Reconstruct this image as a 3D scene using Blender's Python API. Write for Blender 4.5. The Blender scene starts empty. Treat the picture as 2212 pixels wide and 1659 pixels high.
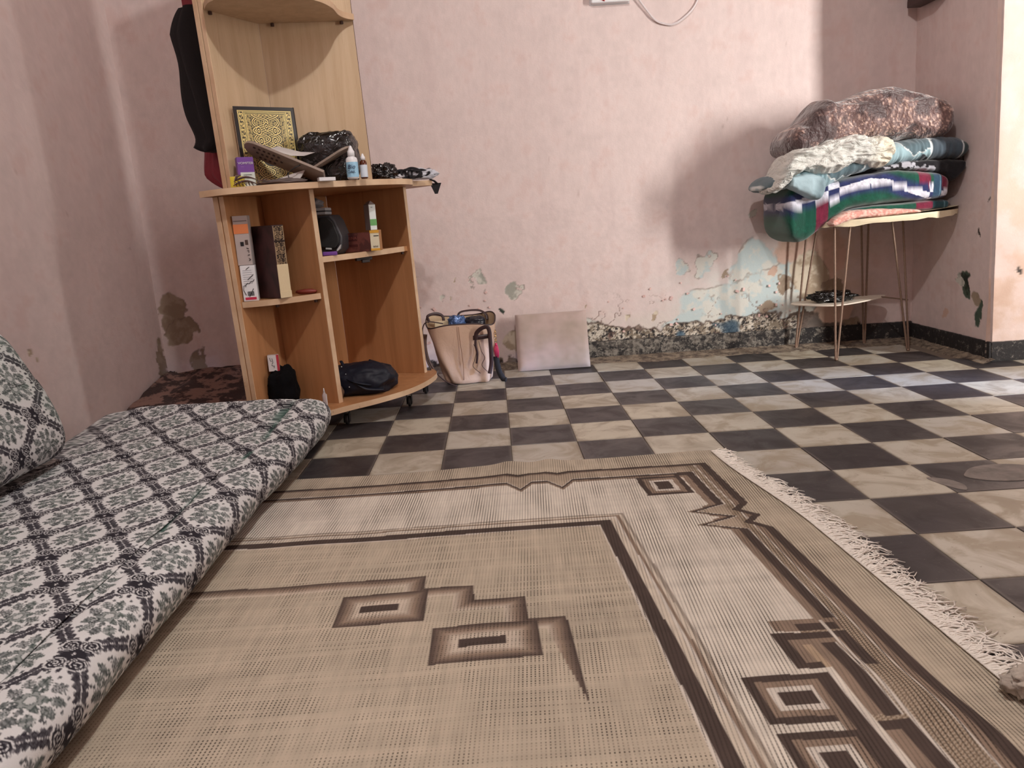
import bpy, math, random
import numpy as np
from mathutils import Vector, Matrix, noise
PI = math.pi
rnd = random.Random(7)
sc = bpy.context.scene
C = sc.collection
# ------------------------------------------------------------------ camera, world, lights, exposure
cam = bpy.data.objects.new('camera', bpy.data.cameras.new('camera')); C.objects.link(cam)
yaw, pit, rol = -.0148928823, -.213877119, -.0622378824
F = Vector((-math.sin(yaw)*math.cos(pit), math.cos(yaw)*math.cos(pit), math.sin(pit)))
R_ = F.cross(Vector((0, 0, 1))).normalized(); U_ = R_.cross(F)
Rr = math.cos(rol)*R_+math.sin(rol)*U_; Ur = -math.sin(rol)*R_+math.cos(rol)*U_
M3 = Matrix((Rr, Ur, -F)).transposed()
cam.matrix_world = Matrix.Translation((-.418745616, -3.22686655, .672676384)) @ M3.to_4x4()
cam.data.sensor_width = 36; cam.data.lens = 36*1661.18781/2212; cam.data.clip_start = .02
sc.camera = cam
w = bpy.data.worlds.new('world'); sc.world = w; w.use_nodes = True
w.node_tree.nodes['Background'].inputs[0].default_value = (.75, .85, 1, 1)
w.node_tree.nodes['Background'].inputs[1].default_value = 0.6
def light(name, kind, loc, target, energy, col, **k):
    d = bpy.data.lights.new(name, kind); d.energy = energy; d.color = col
    for a, b in k.items(): setattr(d, a, b)
    o = bpy.data.objects.new(name, d); C.objects.link(o); o.location = loc
    o.rotation_euler = (Vector(target)-Vector(loc)).to_track_quat('-Z', 'Y').to_euler()
    return o
# daylight coming in through the narrow opening of the door on the right, a ceiling bulb, and an added wide soft fill lamp behind the camera
light('doorway_daylight', 'AREA', (3.30, -2.66, 1.40), (1.25, .30, .95), 33, (1, .96, .91), shape='RECTANGLE', size=.22, size_y=1.5, spread=math.radians(76))
light('ceiling_bulb', 'POINT', (-.20, -2.30, 2.55), (0, 0, 0), 76, (1, .98, .965), shadow_soft_size=.04)
light('rear_fill', 'AREA', (-.6, -3.95, 2.2), (-.4, -1.4, .2), 4.5, (.80, .90, 1), shape='RECTANGLE', size=1.6, size_y=.8)
light('door_gap_skylight', 'AREA', (3.30, -1.42, .30), (1.2, -.62, 0), 2.2, (.42, .60, 1), shape='RECTANGLE', size=.22, size_y=.06, spread=math.radians(13))
sc.view_settings.view_transform = 'Standard'; sc.view_settings.look = 'None'
sc.view_settings.exposure = 0.0; sc.view_settings.gamma = 1; sc.view_settings.use_curve_mapping = False
sc.cycles.max_bounces = 7; sc.cycles.diffuse_bounces = 5; sc.cycles.use_denoising = True
sc.cycles.use_adaptive_sampling = True; sc.cycles.adaptive_threshold = .02
# ------------------------------------------------------------------ mesh helpers
class MB:
    def __init__(s): s.v = []; s.f = []; s.mi = []; s.m = 0; s.col = None
    def add(s, vs, fs):
        n = len(s.v); s.v += [tuple(a) for a in vs]; s.f += [tuple(i+n for i in f) for f in fs]; s.mi += [s.m]*len(fs); return s
    def box(s, c, d, rz=0, M=None, taper=1):
        x, y, z = d[0]/2, d[1]/2, d[2]/2; vs = []
        for k, t in ((-z, 1), (z, taper)):
            vs += [(-x*t, -y*t, k), (x*t, -y*t, k), (x*t, y*t, k), (-x*t, y*t, k)]
        T = Matrix.Translation(c) @ (M if M is not None else Matrix.Rotation(rz, 4, 'Z'))
        return s.add([T @ Vector(a) for a in vs], [(0, 3, 2, 1), (4, 5, 6, 7), (0, 1, 5, 4), (1, 2, 6, 5), (2, 3, 7, 6), (3, 0, 4, 7)])
    def prism(s, pts, z0, z1):
        n = len(pts)
        return s.add([(x, y, z0) for x, y in pts]+[(x, y, z1) for x, y in pts],
                     [tuple(range(n-1, -1, -1)), tuple(range(n, 2*n))]+[(i, (i+1) % n, n+(i+1) % n, n+i) for i in range(n)])
    def tube(s, pts, r, n=8, cap=True, flat=1.0):
        P = [Vector(p) for p in pts]; rr = r if isinstance(r, (list, tuple)) else [r]*len(P); vs = []; up = None
        for i, p in enumerate(P):
            t = (P[min(i+1, len(P)-1)]-P[max(i-1, 0)])
            if t.length < 1e-9: t = Vector((0, 0, 1))
            t.normalize()
            if up is None: up = Vector((0, 0, 1)) if abs(t.z) < .9 else Vector((0, 1, 0))
            a = t.cross(up)
            if a.length < 1e-5: a = t.orthogonal()
            a.normalize(); b = a.cross(t).normalized(); up = b
            for k in range(n):
                an = 2*PI*k/n; vs.append(p+a*math.cos(an)*rr[i]+b*math.sin(an)*rr[i]*flat)
        fs = [(i*n+k, i*n+(k+1) % n, (i+1)*n+(k+1) % n, (i+1)*n+k) for i in range(len(P)-1) for k in range(n)]
        if cap: fs += [tuple(range(n-1, -1, -1)), tuple((len(P)-1)*n+k for k in range(n))]
        return s.add(vs, fs)
    def lathe(s, c, prof, n=24, M=None, sq=None):
        T = Matrix.Translation(c) @ (M if M is not None else Matrix.Identity(4)); vs = []
        for r, z in prof:
            for k in range(n):
                an = 2*PI*k/n; ca, sa = math.cos(an), math.sin(an)
                vs.append(T @ Vector((r*ca, r*sa, z)))
        m = len(prof)
        fs = [(i*n+k, i*n+(k+1) % n, (i+1)*n+(k+1) % n, (i+1)*n+k) for i in range(m-1) for k in range(n)]
        fs += [tuple(range(n-1, -1, -1)), tuple((m-1)*n+k for k in range(n))]
        return s.add(vs, fs)
    def grid(s, fn, nu, nv, u0=0, u1=1, v0=0, v1=1):
        vs = [fn(u0+(u1-u0)*i/nu, v0+(v1-v0)*j/nv) for j in range(nv+1) for i in range(nu+1)]
        return s.add(vs, [(j*(nu+1)+i, j*(nu+1)+i+1, (j+1)*(nu+1)+i+1, (j+1)*(nu+1)+i) for j in range(nv) for i in range(nu)])
    def map(s, fn): s.v = [fn(*v) for v in s.v]; return s
def catmull(P, n=6, closed=False):
    out = []; m = len(P); rng = range(m) if closed else range(m-1)
    g = (lambda i: P[i % m]) if closed else (lambda i: P[max(0, min(m-1, i))])
    for i in rng:
        a, b, c, d = [np.array(g(i+k), float) for k in (-1, 0, 1, 2)]
        for k in range(n):
            t = k/n; out.append(tuple(.5*((2*b)+(-a+c)*t+(2*a-5*b+4*c-d)*t*t+(-a+3*b-3*c+d)*t**3)))
    if not closed: out.append(tuple(np.array(P[-1], float)))
    return out
def fract(x, y, z, sc_=1.0, o=3):
    v = 0; a = 1; p = Vector((x, y, z))*sc_
    for _ in range(o): v += a*noise.noise(p); p *= 2.03; a *= .5
    return v
def np_mesh(name, V, Fq, cols=None, smooth=True):
    me = bpy.data.meshes.new(name); nq = len(Fq)
    me.vertices.add(len(V)); me.vertices.foreach_set('co', np.asarray(V, np.float32).ravel())
    me.loops.add(nq*4); me.loops.foreach_set('vertex_index', np.asarray(Fq, np.int32).ravel())
    me.polygons.add(nq); me.polygons.foreach_set('loop_start', np.arange(0, nq*4, 4, dtype=np.int32))
    me.polygons.foreach_set('loop_total', np.full(nq, 4, np.int32))
    if smooth: me.polygons.foreach_set('use_smooth', np.ones(nq, bool))
    me.update(calc_edges=True)
    if cols is not None: set_cols(me, cols)
    return me
def lin(c):
    c = np.asarray(c, float); return np.where(c <= .04045, c/12.92, ((c+.055)/1.055)**2.4)
def set_cols(me, cols):
    a = me.color_attributes.new('col', 'FLOAT_COLOR', 'POINT'); n = len(cols)
    b = np.ones((n, 4), np.float32); b[:, :3] = lin(cols); a.data.foreach_set('color', b.ravel())
def S(r, g, b): return tuple(lin((r/255, g/255, b/255)))+(1,)
def prop(o, label=None, cat=None, group=None, kind=None):
    if label: o['label'] = label
    if cat: o['category'] = cat
    if group: o['group'] = group
    if kind: o['kind'] = kind
    return o
def mk(name, mb, mats, parent=None, smooth=False, bevel=0, seg=2, sub=0, label=None, solid=0):
    me = bpy.data.meshes.new(name); off = Vector((0, 0, 0)); q = parent
    while q is not None: off += q.location; q = q.parent
    me.from_pydata([tuple(Vector(v)-off) for v in mb.v], [], mb.f)
    if not isinstance(mats, (list, tuple)): mats = [mats]
    for m in mats: me.materials.append(m)
    me.polygons.foreach_set('material_index', mb.mi)
    if mb.col is not None: set_cols(me, mb.col)
    me.update()
    o = bpy.data.objects.new(name, me); C.objects.link(o); o.parent = parent
    if smooth: me.shade_smooth()
    if solid:
        md = o.modifiers.new('solid', 'SOLIDIFY'); md.thickness = solid; md.offset = 0
    if bevel:
        md = o.modifiers.new('bevel', 'BEVEL'); md.width = bevel; md.segments = seg; md.limit_method = 'ANGLE'; md.angle_limit = math.radians(40)
        me.shade_smooth(); md.harden_normals = True
    if sub:
        md = o.modifiers.new('sub', 'SUBSURF'); md.levels = sub; md.render_levels = sub
    if label: o['label'] = label
    return o
def thing(name, label, cat, loc, group=None):
    o = bpy.data.objects.new(name, None); C.objects.link(o); o.location = loc; o.empty_display_size = .05
    return prop(o, label, cat, group)
def solo(name, mb, mats, label, cat, group=None, **k):
    c = np.array(mb.v); loc = Vector(((c[:, 0].min()+c[:, 0].max())/2, (c[:, 1].min()+c[:, 1].max())/2, c[:, 2].min()))
    mb.map(lambda x, y, z: (x-loc.x, y-loc.y, z-loc.z)); o = mk(name, mb, mats, None, **k); o.location = loc
    return prop(o, label, cat, group)
def text(parent, s, size, M, mat, name='lettering', extrude=.0004, align='CENTER', xs=1.0, shear=0):
    cu = bpy.data.curves.new('t', 'FONT'); cu.body = s; cu.size = size; cu.extrude = extrude; cu.align_x = align; cu.align_y = 'CENTER'; cu.shear = shear
    cu.resolution_u = 3; t = bpy.data.objects.new('t', cu); C.objects.link(t)
    dg = bpy.context.evaluated_depsgraph_get(); me = bpy.data.meshes.new_from_object(t.evaluated_get(dg))
    bpy.data.objects.remove(t); bpy.data.curves.remove(cu)
    off = Vector((0, 0, 0)); q = parent
    while q is not None: off += q.location; q = q.parent
    me.transform(Matrix.Translation(-off) @ M @ Matrix.Diagonal((xs, 1, 1, 1))); me.materials.clear(); me.materials.append(mat)
    o = bpy.data.objects.new(name, me); C.objects.link(o); o.parent = parent; return o
def face_M(origin, right, up):
    r = Vector(right).normalized(); u = Vector(up).normalized(); n = r.cross(u)
    return Matrix.Translation(origin) @ Matrix((r, u, n)).transposed().to_4x4()
# ------------------------------------------------------------------ node helper
class G:
    def __init__(s, name, color=(.8, .8, .8, 1), rough=.6, metal=0., spec=.5):
        s.mat = bpy.data.materials.new(name); s.mat.use_nodes = True; s.t = s.mat.node_tree
        s.b = s.t.nodes['Principled BSDF']; s.set('Base Color', color); s.set('Roughness', rough); s.set('Metallic', metal); s.set('Specular IOR Level', spec)
    def set(s, k, v):
        i = s.b.inputs[k]
        if isinstance(v, bpy.types.NodeSocket): s.t.links.new(v, i)
        else: i.default_value = v
    def n(s, typ, props={}, **inp):
        n = s.t.nodes.new(typ)
        for a, b in props.items(): setattr(n, a, b)
        for k, v in inp.items():
            i = n.inputs[int(k[1:])] if k[0] == 'i' and k[1:].isdigit() else n.inputs[k.replace('_', ' ')]
            if isinstance(v, bpy.types.NodeSocket): s.t.links.new(v, i)
            else: i.default_value = v
        return n
    def m(s, op, a, b=0., c=0.): return s.n('ShaderNodeMath', {'operation': op}, i0=a, i1=b, i2=c).outputs[0]
    def pos(s): return s.n('ShaderNodeNewGeometry').outputs['Position']
    def obj(s): return s.n('ShaderNodeTexCoord').outputs['Object']
    def xyz(s, v): return s.n('ShaderNodeSeparateXYZ', i0=v).outputs
    def noise(s, scale, detail=3, rough=.55, dist=0., vec=None, col=False):
        k = dict(Scale=scale, Detail=detail, Roughness=rough, Distortion=dist)
        if vec is not None: k['Vector'] = vec
        return s.n('ShaderNodeTexNoise', {}, **k).outputs[1 if col else 0]
    def vor(s, scale, vec=None, feature='F1', out='Distance', rand=1.):
        k = dict(Scale=scale, Randomness=rand)
        if vec is not None: k['Vector'] = vec
        return s.n('ShaderNodeTexVoronoi', {'feature': feature}, **k).outputs[out]
    def mr(s, v, a, b, c=0., d=1.): return s.n('ShaderNodeMapRange', {}, i0=v, i1=a, i2=b, i3=c, i4=d).outputs[0]
    def mix(s, f, a, b, mode='MIX'):
        n = s.n('ShaderNodeMix', {'data_type': 'RGBA', 'blend_type': mode})
        for i, v in ((0, f), (6, a), (7, b)):
            if isinstance(v, bpy.types.NodeSocket): s.t.links.new(v, n.inputs[i])
            else: n.inputs[i].default_value = v
        return n.outputs[2]
    def scale(s, v, k): return s.n('ShaderNodeVectorMath', {'operation': 'MULTIPLY'}, i0=v, i1=k).outputs[0]
    def bump(s, h, strength=.3, dist=.01):
        s.set('Normal', s.n('ShaderNodeBump', {}, Strength=strength, Distance=dist, Height=h).outputs[0])
    def attr(s, n='col'): return s.n('ShaderNodeAttribute', {'attribute_name': n}).outputs['Color']
    def rand(s): return s.n('ShaderNodeObjectInfo').outputs['Random']
def plain(name, col, rough=.6, metal=0., bs=0., bscale=200, var=0., vs=8., spec=.5, bd=.002):
    g = G(name, col, rough, metal, spec)
    if var:
        n = g.noise(vs, 4, vec=g.obj()); k = g.mr(n, .3, .7, 1-var, 1+var)
        g.set('Base Color', g.mix(1., col, g.n('ShaderNodeCombineColor', {}, i0=k, i1=k, i2=k).outputs[0], 'MULTIPLY'))
    if bs: g.bump(g.noise(bscale, 3, vec=g.obj()), bs, bd)
    return g.mat
# ------------------------------------------------------------------ vectorised noise and dense painted grids
def vn(x, y, seed=0):
    xi = np.floor(x).astype(np.int64); yi = np.floor(y).astype(np.int64); fx = x-xi; fy = y-yi
    fx = fx*fx*(3-2*fx); fy = fy*fy*(3-2*fy)
    def h(a, b):
        n = (a*374761393+b*668265263+seed*982451653) & 0xffffffff; n = ((n ^ (n >> 13))*1274126177) & 0xffffffff; n = (n ^ (n >> 16)) & 0xffff
        return n/65535.
    return (h(xi, yi)*(1-fx)+h(xi+1, yi)*fx)*(1-fy)+(h(xi, yi+1)*(1-fx)+h(xi+1, yi+1)*fx)*fy
def fbm(x, y, s, o=4, r=.55, seed=0):
    v = 0; a = 1; t = 0
    for k in range(o): v = v+a*vn(x*s+13.7*k, y*s-7.1*k, seed+k); t += a; a *= r; s *= 2.03
    return v/t
def ss(x, a, b): t = np.clip((x-a)/(b-a), 0, 1); return t*t*(3-2*t)
def mixc(c, k, m): m = np.asarray(m)[..., None]; return c*(1-m)+np.asarray(k, float)*m
def rgb(*c): return np.array(c, float)/255
def grid_faces(nu, nv):
    i = np.arange(nu-1)[None, :]; j = np.arange(nv-1)[:, None]; a = j*nu+i
    return np.stack([a, a+1, a+nu+1, a+nu], -1).reshape(-1, 4)
def dense(name, V, cols, nu, nv, mat, parent=None, flip=False):
    Fq = grid_faces(nu, nv)
    if flip: Fq = Fq[:, ::-1]
    off = np.zeros(3); q = parent
    while q is not None: off += np.array(q.location); q = q.parent
    me = np_mesh(name, V.reshape(-1, 3)-off, Fq, cols.reshape(-1, 3)); me.materials.append(mat)
    o = bpy.data.objects.new(name, me); C.objects.link(o); o.parent = parent; return o
PINK = rgb(214, 197, 193)
KIND = {'blue': ((186, 200, 200), (206, 206, 198)), 'tan': ((158, 142, 124), (142, 124, 106)), 'green': ((74, 88, 76), (44, 50, 44)), 'grey': ((158, 158, 148), (200, 198, 188)), 'orange': ((208, 176, 160), (198, 168, 150)), 'cream': ((208, 196, 176), (168, 150, 128)), 'dark': ((62, 54, 50), (92, 78, 68))}
def paint(h, z, patches, seed=0, mould=0, damage=None, band=None, veil=()):
    """colour and relief of old distemper: h along the wall, z up"""
    w1 = fbm(h, z, 9, 4, .6, seed+1)-.5; w2 = fbm(h, z, 9, 4, .6, seed+9)-.5; w3 = fbm(h, z, 70, 3, .7, seed+5)-.5
    hd = h+w1*.13+w3*.012; zd = z+w2*.13+w3*.012
    big = fbm(h, z, 1.4, 3, .5, seed+21); mid = fbm(h, z, 14, 4, .65, seed+31); fine = fbm(h, z, 60, 3, .7, seed+41)
    c = np.broadcast_to(PINK, h.shape+(3,)).copy()
    c *= (1+.06*(big-.5)+.09*(mid-.5)+.05*(fine-.5))[..., None]
    c = mixc(c, rgb(190, 158, 150), .28*ss(mid, .55, .8)); st = fbm(h*1.0, z*.12, 20, 3, .6, seed+51); c = mixc(c, rgb(190, 168, 166), .12*ss(st, .5, .75))
    rel = .0012*(mid-.5)+.0008*(fine-.5)
    c = mixc(c, rgb(120, 92, 84), .2*ss(fbm(h, z, 24, 3, .5, seed+61), .88, .92))
    u_all = np.zeros_like(h)
    for vx, vz, ax_, az_, vk, vc in veil:
        q = np.exp(-((hd-vx)/ax_)**2-((zd-vz)/az_)**2); c = mixc(c, rgb(*vc), np.clip(vk*q*(.55+.9*ss(fbm(h, z, 11, 4, .65, seed+140), .35, .65)), 0, 1))
    for cx, cz, rx, rz, k in patches:
        u = 1-ss(np.sqrt(((hd-cx)/rx)**2+((zd-cz)/rz)**2), .93, 1.07); a, b = KIND[k]
        pc = mixc(np.broadcast_to(rgb(*a), h.shape+(3,)), rgb(*b), ss(mid+.25*(fine-.5), .42, .58)); c = c*(1-u[..., None])+pc*u[..., None]
        if k != 'orange':
            rim = 4*u*(1-u); c = mixc(c, rgb(110, 92, 84), .5*rim*ss(mid, .35, .65)); u_all = np.maximum(u_all, u)
    rel = rel-.0016*u_all
    if damage:
        h0, h1, z1 = damage; side = ss(hd, h0-.05, h0+.05)*(1-ss(hd, h1-.05, h1+.05)); top = z1*(.75+.5*fbm(h, 0*z, 3.5, 3, .6, seed+70))
        low = side*(1-ss(zd, top-.008, top+.008)); f2 = fbm(h, z, 46, 5, .78, seed+71); f3 = fbm(h, z, 95, 4, .8, seed+81)
        d = mixc(np.broadcast_to(rgb(204, 196, 182), h.shape+(3,)), rgb(132, 120, 104), ss(f2, .46, .56)); d = mixc(d, rgb(48, 44, 44), ss(f3+.25*(1-z/.12).clip(0, 1)*.5, .54, .60))
        d = mixc(d, rgb(60, 88, 110), .8*ss(fbm(h, z, 6, 3, .6, seed+91), .60, .68))
        c = c*(1-low[..., None])+d*low[..., None]; rel = rel-low*(.002+.005*f2); rim = 4*low*(1-low); c = mixc(c, rgb(96, 78, 70), .7*rim)
        # hairline cracks above
        cr = np.abs(fbm(h, z, 6, 4, .6, seed+101)-.5); cz = side*(1-ss(z, .16, .34)); ck = (1-ss(cr, .002, .007))*cz; c = mixc(c, rgb(112, 88, 80), .8*ck); rel = rel-.002*ck
    if band:
        b0, b1, zb = band; u = ss(h, b0-.004, b0+.004)*(1-ss(h, b1-.004, b1+.004))*(1-ss(z, zb-.002, zb+.002)); sp = ss(fbm(h, z, 50, 5, .78, seed+111), .53, .6)
        d = mixc(np.broadcast_to(rgb(40, 38, 40), h.shape+(3,)), rgb(132, 122, 110), sp); c = c*(1-u[..., None])+d*u[..., None]
    if mould:
        lw = 1-ss(z+(fbm(h, z, 12, 5, .72, seed+121)-.5)*.28, mould-.010, mould+.010)
        d = mixc(np.broadcast_to(rgb(56, 47, 45), h.shape+(3,)), rgb(122, 106, 92), ss(mid, .45, .58)); c = c*(1-lw[..., None])+d*lw[..., None]; rel = rel-.003*lw
    return np.clip(c, 0, 1), rel
g = G('distemper_paint', (1, 1, 1, 1), .66, spec=.25); g.set('Base Color', g.attr()); g.bump(g.noise(150, 2, .6, vec=g.pos()), .22, .0025); m_paint = g.mat
m_plain = plain('far_wall_paint', S(198, 168, 163), .75)
# ------------------------------------------------------------------ the room shell
TX, TY = -.027, .030
HT = 2.75
zs = np.concatenate([np.arange(0, .72, .0042), np.arange(.72, 1.9, .015), np.linspace(1.9, HT, 12)])
def wav(a, b, amp, s=2.3, seed=3): return amp*2*(fbm(a, b, s, 3, .5, seed)-.5)
def wall_x(name, x0, x1, y0, step, patches, xoff=TX, seed=0, edge=0, **k):
    xs = np.arange(x0, x1+step, step); Xg, Zg = np.meshgrid(xs, zs); c, rel = paint(Xg, Zg, patches, seed, **k)
    Y = y0+TY*Zg+wav(Xg, Zg, .006, 2.3, seed+300)-rel
    if edge: Y = Y+.010*np.exp(-(Xg-x0)/.012)
    Xw = Xg+xoff*Zg+(edge*wav(Xg*0+1, Zg, .012, 3, 77)*np.exp(-(Xg-x0)/.05) if edge else 0)
    o = dense(name, np.stack([Xw, Y, Zg], -1), c, len(xs), len(zs), m_paint); o['kind'] = 'structure'; return o
def wall_y(name, y0, y1, x0, step, patches, sgn, xoff=TX, seed=0, corner=0, **k):
    ys = np.arange(y0, y1+step, step); Yg, Zg = np.meshgrid(ys, zs); c, rel = paint(Yg, Zg, patches, seed, **k)
    r = np.clip(1-(.285-Yg)/.05, 0, 1)*corner
    X = x0+xoff*Zg+sgn*(wav(Yg, Zg, .006, 2.3, seed+300)+rel+r*r)
    o = dense(name, np.stack([X, Yg+TY*Zg, Zg], -1), c, len(ys), len(zs), m_paint, flip=sgn > 0); o['kind'] = 'structure'; return o
wall_x('wall_back', -1.98, 1.56, .285, .0046, [
    (-.476, .389, .022, .030, 'grey'), (-.300, .374, .030, .040, 'grey'), (-.405, .262, .014, .014, 'green'), (-.759, .417, .012, .010, 'cream'), (-.683, .308, .010, .010, 'grey'), (-.62, .33, .006, .006, 'cream'), (-.56, .42, .006, .008, 'cream'),
    (1.06, .42, .17, .12, 'orange'), (1.14, .16, .10, .06, 'orange'),
    (.446, .405, .030, .040, 'blue'), (.553, .425, .045, .055, 'blue'), (.79, .33, .12, .15, 'blue'), (.70, .22, .24, .11, 'blue'), (.93, .23, .11, .15, 'blue'), (.52, .13, .18, .05, 'blue'), (-.03, .13, .07, .05, 'blue'), (-.33, .12, .07, .05, 'cream'),
    (.660, .385, .014, .018, 'tan'), (.84, .19, .05, .03, 'tan'), (.885, .33, .02, .035, 'orange'), (.93, .28, .014, .035, 'tan'), (1.03, .32, .09, .12, 'cream'), (.79, .60, .018, .03, 'grey'),
    (.98, .13, .06, .04, 'dark'), (1.14, .27, .05, .04, 'tan'), (1.24, .1, .05, .03, 'tan'),
    (-1.885, .37, .070, .09, 'tan'), (-1.85, .27, .055, .07, 'tan'), (-1.79, .12, .03, .06, 'tan'),
    (.17, .20, .010, .014, 'cream'), (.02, .22, .006, .01, 'cream'), (.30, .19, .01, .02, 'cream')],
    seed=4, mould=.032, damage=(-.10, 1.02, .14), band=(-.02, 1.6, .086), veil=((.75, .22, .30, .20, .75, (200, 204, 198)), (.30, .12, .35, .08, .5, (206, 200, 190)), (1.12, .12, .16, .10, .8, (104, 88, 78)), (1.10, .34, .16, .16, .55, (196, 170, 140)), (-.1, .12, .3, .07, .4, (206, 196, 186)), (.95, .10, .25, .05, .6, (90, 84, 80))))
wall_y('wall_left', -4.12, .30, -1.94, .012, [(-1.07, .565, .016, .026, 'grey'), (-.78, .79, .009, .006, 'cream'), (-.72, .345, .010, .020, 'cream'), (-.80, .345, .006, .008, 'cream'), (-.66, .30, .006, .008, 'cream'), (.24, .10, .035, .14, 'tan')], 1, seed=40, corner=.03, mould=.0)
wall_y('wall_right', -.302, .30, 1.513, .0046, [(-.115, .285, .040, .055, 'green'), (-.085, .32, .022, .026, 'grey'), (-.215, .17, .022, .055, 'green'), (-.18, .225, .035, .028, 'tan'), (-.094, .802, .014, .018, 'dark'), (.02, .12, .02, .02, 'orange'), (-.2, .5, .006, .006, 'dark'), (-.25, .62, .006, .008, 'dark')], -1, TX*.55, seed=60, band=(-3, 3, .078))
wall_x('wall_front_right', 1.505, 3.43, -.290, .010, [(1.6, .35, .01, .012, 'dark'), (1.75, .6, .02, .02, 'cream')], TX*.55, seed=80, edge=1, band=(1.3, 3.5, .078), veil=((1.75, .5, .5, .9, .55, (206, 176, 156)), (1.56, .2, .08, .3, .4, (170, 140, 120))))
mb = MB(); mb.box((3.46, -1.36, 1.375), (.1, 2.2, 2.75)); mb.box((3.46, -3.45, 1.375), (.1, 1.36, 2.75)); mb.box((3.46, -2.61, 2.46), (.1, .34, .58)); mb.box((3.46, -2.61, .22), (.1, .34, .44))
o = mk('wall_right.001', mb, m_plain); o['kind'] = 'structure'
mb = MB().box((.7, -4.15, 1.375), (5.6, .1, 2.75)); o = mk('wall_near', mb, m_plain); o['kind'] = 'structure'
mb = MB().box((.75, -1.9, HT+.05), (5.8, 4.8, .1)); o = mk('ceiling', mb, plain('ceiling_whitewash', S(205, 192, 184), .8, var=.05)); o['kind'] = 'structure'
# floor slab + individual cement tiles
g = G('grout', S(120, 108, 96), .85); g.bump(g.noise(120, 4, vec=g.obj()), .5, .003); m_grout = g.mat
o = floor = mk('floor', MB().box((.75, -1.9, -.0545), (5.8, 4.8, .1)), m_grout); o['kind'] = 'structure'
def tile_mat(name, c1, c2, stain, sp):
    g = G(name, c1, .42, spec=.45); P = g.pos(); r = g.rand()
    off = g.n('ShaderNodeVectorMath', {'operation': 'ADD'}, i0=P, i1=g.n('ShaderNodeCombineXYZ', i0=g.m('MULTIPLY', r, 37.), i1=g.m('MULTIPLY', r, 11.), i2=0.).outputs[0]).outputs[0]
    a = g.noise(9, 4, .6, .8, off); c = g.mix(r, c1, c2); c = g.mix(g.mr(a, .44, .60), c, stain)
    c = g.mix(g.mr(g.noise(90, 2, .7, vec=off), .68, .74), c, sp); c = g.mix(g.m('MULTIPLY', g.mr(g.noise(3.2, 2, .6, vec=P), .5, .75), .3), c, sp)
    O = g.xyz(g.obj())
    e = g.m('MAXIMUM', g.m('ABSOLUTE', O[0]), g.m('ABSOLUTE', O[1])); e = g.m('MULTIPLY', g.mr(g.m('ADD', e, g.m('MULTIPLY', a, .012)), .097, .104), .5)
    c = g.mix(e, c, sp)
    g.set('Base Color', c); g.set('Roughness', g.mr(a, .3, .7, .34, .55)); g.bump(a, .25, .004)
    return g.mat
m_tb = tile_mat('black_cement_tile', S(52, 48, 50), S(62, 60, 61), S(46, 42, 43), S(104, 97, 92))
m_tc = tile_mat('cream_cement_tile', S(190, 184, 166), S(178, 175, 166), S(158, 148, 130), S(122, 110, 94))
def tile_mesh(mat, nm):
    s = .0992; b = .0012; me = bpy.data.meshes.new(nm)
    vs = [(-s, -s, -.02), (s, -s, -.02), (s, s, -.02), (-s, s, -.02), (-s, -s, -b), (s, -s, -b), (s, s, -b), (-s, s, -b), (-s+b, -s+b, 0), (s-b, -s+b, 0), (s-b, s-b, 0), (-s+b, s-b, 0)]
    me.from_pydata(vs, [], [(0, 3, 2, 1), (8, 9, 10, 11)]+[(i+k, (i+1) % 4+k, (i+1) % 4+k+4, i+k+4) for k in (0, 4) for i in range(4)]); me.materials.append(mat); return me
tmb, tmc = tile_mesh(m_tb, 'tile_black'), tile_mesh(m_tc, 'tile_cream')
cnt = 0
for j in range(-1, 17):
    for i in range(-8, 12):
        x, y = .2*i+.1, -.2*j-.1
        hidden = (x < 0.0 and y < -1.45) or x > 2.25-.0*y or x < -1.6 or (x < -1.2 and y < -.9) or (x > 1.45 and y > -.25) or (x > 1.3 + .0 and y < -1.5 and x > 1.5)
        if hidden or (y < -2.7 and (x > .9 or x < .1)): continue
        cnt += 1
        if cnt > 296: break
        o = bpy.data.objects.new('tile', tmb if (i+j) % 2 == 0 else tmc); C.objects.link(o); o.parent = floor
        o.location = (x+rnd.uniform(-.0006, .0006), y+rnd.uniform(-.0006, .0006), rnd.uniform(-.0009, .0006)); o.rotation_euler = (rnd.uniform(-.004, .004), rnd.uniform(-.004, .004), rnd.uniform(-.002, .002))
# the rest of the paving, out of the frame or under the rug, joined
mb = MB()
for j in range(-1, 20):
    for i in range(-10, 15):
        x, y = .2*i+.1, -.2*j-.1
        hidden = (x < 0.0 and y < -1.45) or x > 2.25 or x < -1.6 or (x < -1.2 and y < -.9) or (x > 1.45 and y > -.25) or (x > 1.3 and y < -1.5 and x > 1.5)
        if (hidden or (y < -2.7 and (x > .9 or x < .1))) and not (x > 1.5 and y > -.2) and x < 3.4:
            mb.m = (i+j) % 2; mb.box((x, y, -.011), (.198, .198, .02))
o = mk('tile_field', mb, [m_tb, m_tc], floor); o['kind'] = 'stuff'
g = plain('repair_mortar', S(120, 112, 106), .9, bs=.6, bscale=60, var=.25, vs=30.)
for P_ in ([(.675, -1.512), (.690, -1.482), (.725, -1.452), (.780, -1.440), (.835, -1.450), (.860, -1.478), (.83, -1.530), (.78, -1.556), (.715, -1.545)], [(.585, -1.500), (.625, -1.520), (.64, -1.56), (.625, -1.592), (.600, -1.56)]):
    o = mk('mortar_patch', MB().prism(catmull(P_, 5, True), -.002, .0022), g, floor, bevel=.0008)
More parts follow.
